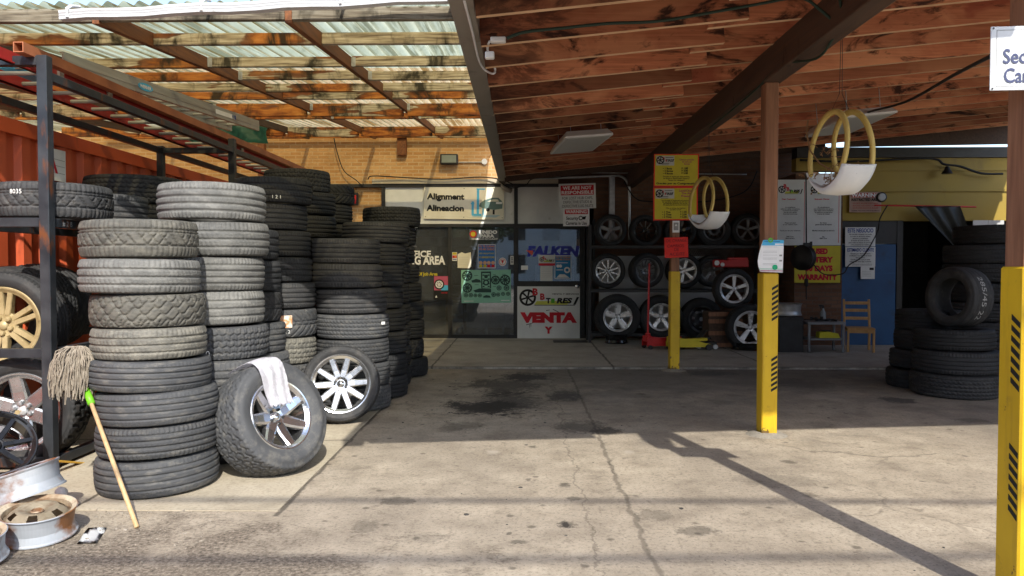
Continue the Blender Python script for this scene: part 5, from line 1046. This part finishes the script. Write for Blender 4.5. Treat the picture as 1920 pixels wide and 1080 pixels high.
bm = B(); bx(bm, (0, -.07, 0), (33 * kx, .14, 19 * kx), None, .012); obj('housing', bm, DARK, fl); bm = B(); bx(bm, (0, -.145, 0), (27 * kx, .012, 14 * kx), None, .003); obj('lens', bm, plain('grey_lens', (.22, .25, .22), .2), fl); bm = B(); tube(bm, [(17 * kx, .02, -4 * kx), (60 * kx, .02, -4 * kx)], .012, 8); obj('conduit', bm, GALV, fl); bm = B(); disc(bm, (65 * kx, .05, -3 * kx), .055, .05, 20); obj('junction_box', bm, WHITE, fl)
def cable(label, pts, r, m, name='cable', cat='cable', n=6, sub=6):
    P = [Vector(p) for p in pts]; Q = []
    for i in range(len(P) - 1):
        a, b, c, d = P[max(i - 1, 0)], P[i], P[i + 1], P[min(i + 2, len(P) - 1)]
        for k in range(sub):
            t = k / sub; Q.append(.5 * ((2 * b) + (c - a) * t + (2 * a - 5 * b + 4 * c - d) * t * t + (3 * b - a - 3 * c + d) * t ** 3))
    Q.append(P[-1]); bm = B(); tube(bm, Q, r, n); return solo(name, bm, m, label, cat, smooth=True)
AT = lambda l, dy=0: [at(x, y, Y) for x, y, Y in l]
cable('green cable running along the dark rafters to the girder', AT([(950, 72, 4.55), (985, 60, 4.55), (1060, 52, 4.6), (1140, 44, 4.6), (1230, 40, 4.6), (1330, 24, 4.7), (1420, 8, 4.75), (1500, -4, 4.8), (1540, 20, 4.8), (1580, 52, 4.85), (1605, 42, 4.85)]), .010, GREENC)
cable('green cable stapled along the side of the dark girder', AT([(1575, 0, 4.6), (1578, 40, 4.8), (1560, 75, 5.0), (1530, 110, 5.2), (1465, 122, 5.75), (1420, 165, 6.3), (1380, 200, 6.9), (1330, 240, 7.9)]), .009, GREENC)
cable('black hose slung from the ceiling light to the near post', AT([(1868, 100, 4.2), (1790, 140, 5.2), (1700, 190, 6.8), (1635, 208, 8.0), (1624, 212, 8.2)]), .012, CABLE)
cable('white and blue rope light hanging along the gutter', AT([(870, 0, 4.5), (878, 30, 4.75), (888, 70, 5.2), (897, 110, 5.7), (908, 130, 6.0), (925, 138, 6.0), (928, 128, 6.0), (918, 112, 5.9), (914, 90, 5.4), (918, 78, 5.0)]), .009, WCABLE)
o = thing('power_adapter', 'white plug adapter on the rafter ends beside the gutter', 'plug', at(934, 75, 4.9)); bm = B(); bx(bm, (0, 0, 0), (.10, .05, .035), None, .006); obj('plug_body', bm, WHITE, o); bm = B(); bx(bm, (-.055, 0, -.10), (.06, .05, .045), None, .006); obj('plug_box', bm, WHITE, o)
cable('thin black cable drooping down the tan brick wall', AT([(625, 252, 14.1), (632, 285, 14.1), (645, 320, 14.1), (668, 338, 14.1), (680, 350, 14.1)]), .010, CABLE)
cable('loose black cable run over the office flashing', AT([(690, 336, 14.05), (700, 330, 14.0), (760, 333, 14.05), (830, 336, 14.05), (900, 332, 14.05), (940, 337, 14.0), (962, 346, 13.95)]), .012, CABLE)
cable('second loose cable looping below the carport gutter', AT([(930, 334, 13.95), (955, 352, 13.9), (985, 347, 13.9), (1000, 335, 13.9), (1050, 332, 13.9), (1130, 320, 13.95)]), .010, CABLE)
cable('grey conduit pipe bending down the rear brick wall', AT([(965, 325, 14.0), (985, 333, 14.0), (1060, 333, 14.0), (1140, 330, 14.0), (1165, 331, 14.0), (1178, 345, 14.0), (1180, 370, 14.0), (1180, 450, 14.0)]), .024, GALV, 'conduit', 'conduit', 10)
cable('thin steel conduit high across the rear brick wall', AT([(1013, 312, 14.05), (1020, 324, 14.05), (1100, 324, 14.05), (1220, 325, 14.05), (1400, 327, 14.05)]), .012, GALV, 'conduit', 'conduit', 8)
cable('black cable drooping across the dark rear brick wall', AT([(1170, 340, 13.95), (1190, 370, 13.95), (1220, 378, 13.95), (1320, 378, 13.95), (1395, 360, 13.95), (1420, 320, 13.95)]), .012, CABLE)
cable('bundled black cable sagging along the yellow wall', AT([(1500, 300, 12.85), (1590, 303, 12.85), (1740, 297, 12.85), (1770, 308, 12.85), (1800, 312, 12.85), (1840, 325, 12.85), (1880, 326, 12.85)]), .02, CABLE)
cable('black cord hanging from the round lamp down past the door notices', AT([(1664, 385, 12.75), (1650, 410, 12.75), (1645, 435, 12.75), (1620, 478, 12.75), (1592, 497, 12.75), (1580, 513, 12.75), (1545, 514, 12.75), (1525, 495, 12.75), (1518, 480, 12.75)]), .010, CABLE)
bm = B(); box2(bm, (at(1142, 320, 14.1).x, 14.02, 1.9), (at(1152, 320, 14.1).x, 14.14, 3.1)); solo('steel_channel', bm, GALV, 'upright steel channel on the rear brick wall above the wheels', 'steel channel')
bl = thing('bulb_holder', 'dark hanging lamp holder under the cable on the yellow wall', 'lamp holder', at(1776, 318, 12.8)); bm = B(); lathe(bm, [(.0, .06), (.03, .05), (.05, 0), (.09, -.07), (.0, -.06)], 16); obj('lamp_shade', bm, DARK, bl)
rl = thing('work_lamp', 'round grey lamp head hooked on the yellow wall', 'lamp', at(1651, 370, 12.78)); bm = B(); disc(bm, (0, 0, 0), .085, .05, 24); obj('lamp_body', bm, DARK, rl, True); bm = B(); disc(bm, (0, -.051, 0), .065, .012, 24, r2=.05); obj('lamp_lens', bm, GBOARD, rl)
bm = B(); tube(bm, AT([(1640, 385, 12.8), (1830, 388, 12.8)]), .014, 8); o = solo('wall_bar', bm, RED, 'thin red bar fixed across the yellow wall above the tarp', 'bar')
bm = B(); TP = M('dark_tarp', [(.3, (.05, .06, .06)), (.7, (.11, .12, .12))], 4, rough=.35); nx, ny = 24, 14; g = []
for i in range(nx + 1):
    t = i / nx; r_ = []
    for j in range(ny + 1):
        u = j / ny; xa_ = 1712 + 85 * t; xb_2 = 1795 + 22 * t; px_ = xa_ + (xb_2 - xa_) * u; py_ = 387 + u * (88 - 24 * t) * (1 if t < .99 else 1)
        p = at(px_, py_, 12.78); p.y -= .05 + .05 * math.sin(t * 19 + u * 2) * (.4 + u * .6); r_.append(bm.verts.new(p))
    g.append(r_)
for i in range(nx):
    for j in range(ny): bm.faces.new((g[i][j], g[i + 1][j], g[i + 1][j + 1], g[i][j + 1]))
bmesh.ops.solidify(bm, geom=bm.faces[:], thickness=.006); solo('tarp_curtain', bm, TP, 'dark grey tarp bunched over the red bar above the bay', 'tarp', smooth=True)
bm = B(); box2(bm, (at(1822, 430, 12.9).x, 12.86, Z_(462, 12.9)), (at(1850, 430, 12.9).x, 12.88, Z_(414, 12.9))); box2(bm, (at(1851, 430, 12.9).x, 12.865, Z_(440, 12.9)), (at(1880, 430, 12.9).x, 12.885, Z_(414, 12.9))); solo('board', bm, GBOARD, 'grey boards leaning behind the tall right stack', 'board')
# ------------------------------------------------------------------ HANGING TIRE PLANTERS
PYEL = M('cream_yellow_rubber', [(.3, (.50, .36, .09)), (.7, (.66, .50, .17))], 8, rough=.6, spots=((.25, .16, .06), 9, .6, .75)); PWH = M('white_painted_rubber', [(.3, (.66, .68, .70)), (.7, (.80, .81, .82))], 6, rough=.5, spots=((.05, .05, .05), 22, .68, .74, (1, 1, .4)))
TWIG = plain('dry_twig', (.20, .11, .05), .9)
def planter(C, k, yaw, label, zroof, vine):
    o = thing('hanging_planter', label, 'planter', C, yaw, 'swan planters cut from tires'); bm = B(); n = 44; R = .285 * k; hs = .118 * k
    prof = [(-hs, R * .80), (-hs * 1.12, R * .92), (-hs * .85, R * 1.03), (0, R * 1.06), (hs * .85, R * 1.03), (hs * 1.12, R * .92), (hs, R * .80)]; inner = [(y * .93, r - .012) for y, r in prof[1:-1]]
    ring = []
    for i in range(n + 1):
        t = i / n; a = -math.pi / 2 + (t - .5) * R_(136); fall = min(1, 3.0 * min(t, 1 - t) + .12)
        loop = [(y, R * .98 + (r - R * .98) * (1 if r > R else fall)) for y, r in prof] + [(y, R * .965 + (r - R * .965) * (1 if r > R else fall)) for y, r in inner[::-1]]
        ring.append([bm.verts.new((math.cos(a) * r, y, math.sin(a) * r)) for y, r in loop])
    m = len(ring[0])
    for a, b in zip(ring, ring[1:]):
        for j in range(m): bm.faces.new((a[j], a[(j + 1) % m], b[(j + 1) % m], b[j]))
    bm.faces.new(ring[0]); bm.faces.new(ring[-1][::-1]); obj('bowl', bm, PWH, o, True)
    for sgn in (-1, 1):
        bm = B(); rr = []
        for i in range(49):
            a = R_(-34) + R_(248) * i / 48; sp = sgn * (hs * (.55 + .5 * (1 - math.sin(a)) / 2)); wd = .012 * k
            rr.append([bm.verts.new((math.cos(a) * r * .98, sp + dy, math.sin(a) * r * 1.07 + .026 * k)) for r, dy in ((R * .87, -wd), (R * 1.0, -wd), (R * 1.0, wd), (R * .87, wd))])
        for i in range(48):
            A, Bq = rr[i], rr[i + 1]
            for j in range(4): bm.faces.new((A[j], A[(j + 1) % 4], Bq[(j + 1) % 4], Bq[j]))
        bm.faces.new(rr[0]); bm.faces.new(rr[-1][::-1]); obj('hoop', bm, PYEL, o, True)
    bm = B(); tube(bm, [(0, -hs * .6, R * 1.12), (0, -.01, R + .16), (0, 0, zroof - C.z)], .0022, 6); tube(bm, [(0, hs * .6, R * 1.12), (0, .01, R + .16), (0, .005, zroof - C.z)], .0022, 6); obj('hanging_wire', bm, DARK, o)
    if vine:
        bm = B(); random.seed(5); w = [(-.26, -.12, .30), (-.24, -.14, .2), (-.20, -.13, .06), (-.08, -.12, -.05), (.05, -.10, -.12), (.12, 0, -.19)]; tube(bm, [Vector(p) * k for p in w], .006, 5)
        for i in range(46):
            b = Vector((random.choice((-.24, -.2, .1, -.1)) + random.uniform(-.07, .07), random.uniform(-.15, .1), random.choice((-.20, -.18, -.14, .02)) + random.uniform(-.05, .07))) * k; d = Vector((random.uniform(-1, 1), random.uniform(-1, 1), random.uniform(-.6, 1))).normalized() * random.uniform(.03, .08)
            tube(bm, [b, b + d * .5 + Vector((0, 0, .01)), b + d], [.004, .003, .0015], 4)
            for q in range(2):
                e = b + d * random.uniform(.4, 1); f = Vector((random.uniform(-1, 1), random.uniform(-1, 1), random.uniform(-1, .4))).normalized() * .02; g_ = f.cross(Vector((.3, .5, .8))).normalized() * .007
                bm.faces.new([bm.verts.new(v) for v in (e, e + f * .5 + g_, e + f, e + f * .5 - g_)])
        obj('dried_vine', bm, TWIG, o)
    return o
planter(at(1575, 290, 5.4), .97, R_(-84), 'larger white tire planter with yellow hoops and dried vine right of the middle post', 3.3, True)
planter(at(1328, 383, 8.3), .93, R_(-73), 'smaller white tire planter with yellow hoops beside the price signs', 3.05, False)
# ------------------------------------------------------------------ WHEEL RACK AGAINST THE REAR WALL
wrk = thing('wheel_rack', 'dark steel wheel rack with pale backing boards against the rear wall', 'rack', (at(1260, 600, 13.6).x, 13.6, .03)); bm = B()
xl, xr = at(1104, 500, 13.6).x, at(1425, 500, 13.6).x
for X in (xl, (xl + xr) / 2, xr):
    for Yp in (13.35, 13.85): box2(bm, (X - .025, Yp - .025, .03), (X + .025, Yp + .025, 2.15))
obj('upright', bm, DARK, wrk, w=True); bm = B()
for zq in (Z_(461, 13.6), Z_(542, 13.6), .20):
    for Yp in (13.35, 13.85): box2(bm, (xl + .026, Yp - .03, zq - .05), (xr - .026, Yp + .03, zq))
obj('shelf_rail', bm, DARK, wrk, w=True)
bm = B(); box2(bm, (at(1125, 0, 13.9).x, 13.905, .25), (at(1345, 0, 13.9).x, 13.925, Z_(480, 13.9))); obj('backing_board', bm, GBOARD, wrk, w=True)
bm = B(); a, b = at(1288, 458, 13.92), at(1378, 497, 13.92); nn = 13; st = (b.x - a.x) / nn
for i in range(nn * 2):
    x = a.x + st * i * .5
    for s2 in (-1, 1): tube(bm, [(x, 13.95 + .004 * s2, a.z), (x + s2 * .0, 13.95 + .004 * s2, a.z)][:1] + [(min(max(x + s2 * (a.z - b.z) * .5, a.x), b.x), 13.95 + .004 * s2, b.z if a.x < x + s2 * (a.z - b.z) * .5 < b.x else a.z - abs((min(max(x + s2 * (a.z - b.z) * .5, a.x), b.x) - x)) / .5)], .005, 4)
obj('mesh_panel', bm, GALV, wrk, w=True)
GW = 'wheels for sale on the rear rack'
def rk(px, py, rpx, Y, style, rm, label, kind='rib', low=True, yaw=0, W=.22, det=False, mtr='black'):
    c = at(px, py, Y); R = rpx * Y / FPX; return wheel('wheel', label, 'wheel', c, (math.sin(yaw), -math.cos(yaw), 0), R, W, style, rm, kind, mtr, low, GW, .3, 5, None, det)
rk(1144, 432, 30, 13.55, (5, .35, .45, .3, .2, 0, .4, .7), ALLOYD, 'dull five spoke wheel, leftmost on the top row of the rear rack')
rk(1209, 433, 30, 13.55, (10, .10, .09, .22, .2, .0), BLACKG, 'black thin spoke wheel, second on the top row of the rear rack')
rk(1274, 433, 30, 13.55, (6, .2, .2, .25, .2, .05), BLACKG, 'black wheel half hidden behind the far post on the top row')
rk(1337, 431, 32, 13.55, ('disc', 10), ALLOYD, 'steel disc wheel behind the smaller planter on the top row', low=False)
rk(1400, 431, 31, 13.55, (5, .13, .14, .22, .2, .07), ALLOYD, 'grey twin spoke wheel at the right end of the top row')
rk(1139, 508, 33, 13.55, (10, .14, .14, .22, .15, .0, .35), ALLOY, 'bright ten spoke wheel, leftmost on the middle row of the rear rack', det=True)
rk(1211, 507, 33, 13.5, (14, .07, .06, .35, .95, .0), ALLOYD, 'deep dished wheel on the middle row behind the red jack handle', yaw=.25, det=True)
rk(1281, 508, 33, 13.55, (6, .14, .12, .22, .15, .08), ALLOY, 'twin spoke wheel on the middle row behind the far post')
rk(1333, 508, 30, 13.6, (5, .12, .14, .25, .2, .07), ALLOYD, 'dim wheel on the middle row beneath the mesh panel')
rk(1157, 594, 43, 13.3, (5, .42, .50, .27, .15, .0, .45, .6), ALLOY, 'large five spoke wheel standing on a black rim at lower left', det=True, W=.28, low=False, kind='block')
rk(1238, 594, 41, 13.35, (5, .34, .40, .25, .2, .0, .45, .6), ALLOY, 'five spoke wheel half behind the far post on the bottom row', det=True, W=.28, low=False)
rk(1314, 598, 40, 13.4, ('disc', 8), ALLOYD, 'dark steel wheel on the bottom row right of the far post', low=False, W=.26)
rk(1374, 541, 38, 12.6, (5, .10, .14, .2, .1, .075, .35, .8), ALLOY, 'polished twin spoke wheel balanced above the wooden crate', det=True)
rk(1405, 614, 45, 12.3, (5, .14, .20, .25, .2, .085, .35, .8), ALLOY, 'bright twin spoke wheel partly hidden behind the middle post', det=True, low=True)
def flatrim(px, Y, z, Rr, W, label, m, zt=0):
    o = thing('rim_stand', label, 'rim', (X_(px, Y), Y, z + W / 2)); bm, zf = disc_rim(Rr, W, 8); obj('rim_body', bm, m, o); bm = B(); lathe(bm, [(Rr * .17, zf * .9), (Rr * .15, zf + .01), (Rr * .13, zf - .01)], 16); obj('hub_ring', bm, m, o)
flatrim(1156, 13.25, .03, .20, .18, 'black rim lying flat beneath the large five spoke wheel', BLACKG)
flatrim(1404, 12.3, 0.03, .26, .13, 'black rim lying flat under the half hidden bright wheel', BLACKG)
flatrim(1478, 12.1, Z_(592, 12.1), .21, .22, 'silver steel rim lying on the black cabinet', GALV)
cr = thing('crate', 'dark wooden crate with red edge under the polished wheel', 'crate', (X_(1356, 12.7), 12.75, .03)); bm = B(); bx(bm, (0, 0, .31), (.56, .45, .60), None, .01); obj('crate_body', bm, GIRW, cr)
for z in (.05, .25, .45, .57): bm = B(); bx(bm, (0, -.235, z), (.58, .02, .07), None, .003); obj('slat', bm, POSTW, cr)
ex = thing('engine_hoist', 'red steel hoist arm lying on the rear rack right of the mesh', 'hoist', at(1370, 494, 13.2)); bm = B(); bx(bm, (0, 0, 0), (.62, .10, .13), None, .012); bx(bm, (.12, 0, .08), (.34, .11, .05), None, .008); obj('arm', bm, RED, ex); bm = B(); disc(bm, (-.26, -.052, .01), .045, .02, 16); disc(bm, (-.16, -.052, -.02), .035, .02, 16); obj('pivot', bm, GALV, ex)
# ------------------------------------------------------------------ FLOOR JACKS
def jack(C, yaw, m, label, handle):
    o = thing('floor_jack', label, 'floor jack', C, yaw, 'floor jacks by the rear rack')
    for s_2 in (-1, 1):
        bm = B(); prism(bm, [(-.36, .05), (-.36, .10), (-.05, .17), (.22, .20), (.32, .14), (.32, .05)], s_2 * .10 - .008, s_2 * .10 + .008); obj('side_plate', bm, m, o)
    bm = B(); beam(bm, (.2, 0, .15), (-.34, 0, .17), .10, .05, .006); obj('lift_arm', bm, m, o)
    bm = B(); disc(bm, (-.36, 0, .17), .055, .03, 18, (0, 0, 1)); obj('saddle', bm, DARK, o)
    bm = B(); bx(bm, (.27, 0, .17), (.10, .17, .10), None, .01); lathe(bm, [(.0, .26), (.045, .26), (.045, .16), (0, .16)], 14, Matrix.Translation((.26, 0, 0))); obj('handle_socket', bm, m, o)
    for x, y, r in ((-.33, .125, .05), (-.33, -.125, .05), (.27, .125, .035), (.27, -.125, .035)):
        bm = B(); disc(bm, (x, y + .02, r), r, .04, 16); obj('caster', bm, DARK, o)
    bm = B(); tube(bm, [(.26, 0, .2), Vector((.26, 0, .2)) + Vector(handle)], .017, 8); obj('handle', bm, m if handle[2] > .5 else DARK, o)
    return o
jack(Vector((X_(1242, 12.45), 12.45, .03)), R_(196), RED, 'red floor jack with its long handle upright in front of the wheels', (-.03, -.02, 1.22))
jack(Vector((X_(1290, 12.2), 12.25, .03)), R_(188), plain('jack_yellow', (.62, .50, .03), .45), 'yellow floor jack half hidden behind the far post', (.12, .3, 1.18))
jk = thing('trolley', 'low dark trolley on small wheels beside the yellow jack', 'trolley', (X_(1322, 12.5), 12.5, .03)); bm = B(); bx(bm, (0, 0, .09), (.34, .3, .05), None, .008); beam(bm, (-.15, 0, .11), (.02, .05, .30), .14, .02); obj('deck', bm, DARK, jk)
for x in (-.14, .14): bm = B(); disc(bm, (x, -.15, .04), .04, .03, 14); obj('caster', bm, GALV, jk)
# ------------------------------------------------------------------ CABINET, WORK TABLE, CHAIR, REEL
cab = thing('cabinet', 'low black steel cabinet under the silver rim', 'cabinet', (X_(1476, 12.1), 12.1, 0)); hz = Z_(592, 12.1); bm = B(); bx(bm, (0, 0, hz / 2), (.40, .42, hz - .004), None, .01); obj('cabinet_body', bm, DARK, cab); bm = B(); bx(bm, (0, -.216, hz * .5), (.36, .01, hz * .8), None, .004); obj('cabinet_door', bm, DARK, cab)
TBL = M('grey_table_steel', [(.3, (.16, .17, .18)), (.7, (.26, .27, .28))], 6, rough=.5, metal=.3); zt = Z_(602, 12.0); tb = thing('work_table', 'grey steel work table crowded with tools beside the chair', 'table', (X_(1542, 12.05), 12.05, 0)); bm = B(); bx(bm, (0, 0, zt - .02), (.60, .42, .045), None, .006); obj('tabletop', bm, TBL, tb); bm = B(); bx(bm, (0, 0, .24), (.56, .38, .03), None, .004); obj('shelf', bm, TBL, tb)
for x in (-.27, .27):
    for y in (-.18, .18): bm = B(); tube(bm, [(x, y, .0), (x, y, zt - .043)], .022, 10); obj('leg', bm, TBL, tb)
bm = B(); random.seed(9)
for i in range(16):
    c = Vector((X_(1542, 12.05) + random.uniform(-.24, .24), 12.05 + random.uniform(-.14, .14), zt + .018)); a = random.uniform(0, 3.1); beam(bm, c, c + Vector((math.cos(a), math.sin(a), .05)) * random.uniform(.1, .22), random.uniform(.012, .03), random.uniform(.012, .03), .002)
    if i % 4 == 0: disc(bm, c, .025, .06, 10, (0, 0, 1))
tag(obj('hand_tools', bm, DARK), 'heap of dark hand tools on the grey work table', 'tools', kind='stuff')
sb = thing('spray_bottle', 'pale spray bottle with dark trigger on the work table', 'bottle', (X_(1545, 12.1), 12.12, zt + .004)); bm = B(); lathe(bm, [(0, 0), (.042, 0), (.045, .02), (.045, .13), (.02, .18), (.014, .20), (0, .20)], 18); obj('bottle_body', bm, plain('cloudy_plastic', (.25, .27, .28), .3), sb, True); bm = B(); bx(bm, (0, 0, .225), (.035, .035, .05), None, .005); bx(bm, (-.03, 0, .245), (.07, .025, .025), None, .004); beam(bm, (-.035, 0, .24), (-.045, 0, .19), .012, .015); obj('trigger_head', bm, DARK, sb)
bx_ = thing('yellow_case', 'yellow tool lying on the lower shelf of the work table', 'tool', (X_(1553, 12.0), 12.0, .258)); bm = B(); prism(bm, [(-.16, 0), (.17, 0), (.14, .07), (-.02, .10), (-.15, .09)], -.08, .08); obj('case_body', bm, plain('case_yellow', (.55, .50, .03)), bx_); bm = B(); bx(bm, (-.02, 0, .115), (.14, .03, .02), None, .004); obj('case_handle', bm, DARK, bx_)
WCH = M('varnished_chair_wood', [(.3, (.36, .19, .06)), (.7, (.50, .29, .11))], 3, (10, 10, 1.5), .45); ch = thing('chair', 'slatted wooden chair in front of the blue door', 'chair', (X_(1612, 12.1), 12.1, 0), R_(-14)); zs = .40
bm = B(); bx(bm, (0, 0, zs), (.42, .40, .035), None, .01); obj('seat', bm, WCH, ch); bm = B(); bx(bm, (0, -.19, zs - .04), (.40, .02, .05), None, .003); bx(bm, (0, .17, zs - .04), (.36, .02, .05), None, .003); obj('seat_rail', bm, WCH, ch)
for x in (-.19, .19):
    bm = B(); beam(bm, (x, -.17, 0), (x, -.17, zs - .018), .035, .035, .004, (0, 1, 0)); obj('leg', bm, WCH, ch); bm = B(); beam(bm, (x, .19, 0), (x, .17, zs), .035, .035, .004, (0, 1, 0)); beam(bm, (x, .17, zs), (x, .26, .86), .034, .034, .004, (0, 1, 0)); obj('leg', bm, WCH, ch)
for z, y in ((.55, .205), (.68, .227), (.80, .247)): bm = B(); bx(bm, (0, y - .012, z), (.345, .018, .05), Matrix.Rotation(-.2, 3, 'X'), .004); obj('back_slat', bm, WCH, ch)
rl = thing('cord_reel', 'black extension cord reel hanging before the battery sign', 'cord reel', at(1506, 483, 12.6)); bm = B(); m_ = Matrix.Rotation(R_(90), 4, 'Y') @ Matrix.Identity(4); lathe(bm, [(.0, -.06), (.21, -.06), (.215, -.05), (.19, -.035), (.19, .035), (.215, .05), (.21, .06), (0, .06)], 30, Matrix.Rotation(R_(-55), 4, 'Z') @ Matrix.Rotation(R_(90), 4, 'X')); obj('drum', bm, DARK, rl, True); bm = B(); bx(bm, (.06, -.02, .20), (.14, .03, .10), None, .006); bx(bm, (.12, -.02, .17), (.03, .05, .2), None, .004); tube(bm, [(.05, 0, .25), (.05, .05, 1.45)], .012, 8); obj('bracket', bm, GALV if False else DARK, rl); bm = B(); tube(bm, [(.02, -.08, -.2), (.025, -.08, -.36)], .008, 6); bx(bm, (.025, -.08, -.42), (.055, .045, .13), None, .01); tube(bm, [(.025, -.08, -.48), (.03, -.08, -.7)], .01, 6); obj('plug_end', bm, CABLE, rl)
# ------------------------------------------------------------------ SMALL THINGS AROUND THE OFFICE
st_ = thing('stool', 'brown wooden stool seen through the middle office pane', 'stool', (fx(848), 15.0, .03)); bm = B(); bx(bm, (0, 0, .74), (.40, .30, .06), None, .006); obj('seat', bm, BURNT, st_)
for x in (-.17, .17):
    for y in (-.11, .11): bm = B(); beam(bm, (x * 1.05, y, 0), (x, y, .71), .05, .05, 0, (0, 1, 0)); obj('leg', bm, BURNT, st_)
for y in (-.11, .11): bm = B(); bx(bm, (0, y, .35), (.30, .02, .05)); obj('stretcher', bm, BURNT, st_)
af = thing('metal_frame', 'silver taped metal frame standing inside the middle office pane', 'frame', (fx(925), 14.9, .03)); bm = B()
for a, b in (((-.17, 0, 0), (-.16, 0, .72)), ((-.16, 0, .72), (.36, .05, .60)), ((.16, 0, 0), (.22, .03, .62)), ((.2, .03, .3), (.38, .05, .34))): beam(bm, a, b, .05, .05, .004, (0, 1, 0))
obj('frame_bar', bm, GALV, af)
bm = B(); bx(bm, (fx(1065), 13.55, .036), (.62, .36, .012), None, .004); solo('door_mat', bm, DARK, 'thin dark mat on the slab before the office door', 'door mat')
sg = thing('red_sign_frame', 'red window box with metal hook on the brick above the rear stack', 'window', at(645, 373, 14.18)); bm = B(); bx(bm, (0, 0, 0), (.55, .05, .24), None, .006); obj('frame', bm, DARK, sg); bm = B(); bx(bm, (0, -.028, -.01), (.48, .012, .16)); obj('red_panel', bm, RED, sg); bm = B(); beam(bm, (-.04, -.05, .14), (-.04, -.05, -.04), .05, .03, .004, (0, 1, 0)); bx(bm, (-.04, -.06, .02), (.12, .03, .03)); obj('hook', bm, GALV, sg)
pp = thing('steel_bar', 'black upright gate bar with white lettering right of the office door', 'bar', (X_(1106, 13.9), 13.9, .03)); bm = B(); bx(bm, (0, 0, .9), (.055, .055, 1.8), None, .006); obj('bar_body', bm, DARK, pp); bm = B(); disc(bm, (0, -.03, .05), .06, .06, 14); obj('bar_foot', bm, DARK, pp)

dk = thing('office_desk', 'pale office desk standing deep inside the shop window', 'desk', (-.95, 16.6, .03)); bm = B(); bx(bm, (0, 0, .74), (1.5, .7, .05), None, .006); obj('desktop', bm, WBOARD, dk); bm = B(); bx(bm, (0, -.33, .37), (1.4, .03, .68)); obj('front_panel', bm, GBOARD, dk)
for x in (-.7, .7): bm = B(); bx(bm, (x, .1, .357), (.05, .5, .71)); obj('leg', bm, GBOARD, dk)
cbn = thing('filing_cabinet', 'grey filing cabinet against the office back wall', 'cabinet', (.75, 17.6, .03)); bm = B(); bx(bm, (0, 0, .7), (.9, .5, 1.4), None, .008); obj('cabinet_body', bm, GBOARD, cbn)
for z in (.25, .6, .95): bm = B(); bx(bm, (0, -.258, z + .1), (.8, .016, .28), None, .004); obj('drawer', bm, WBOARD, cbn)
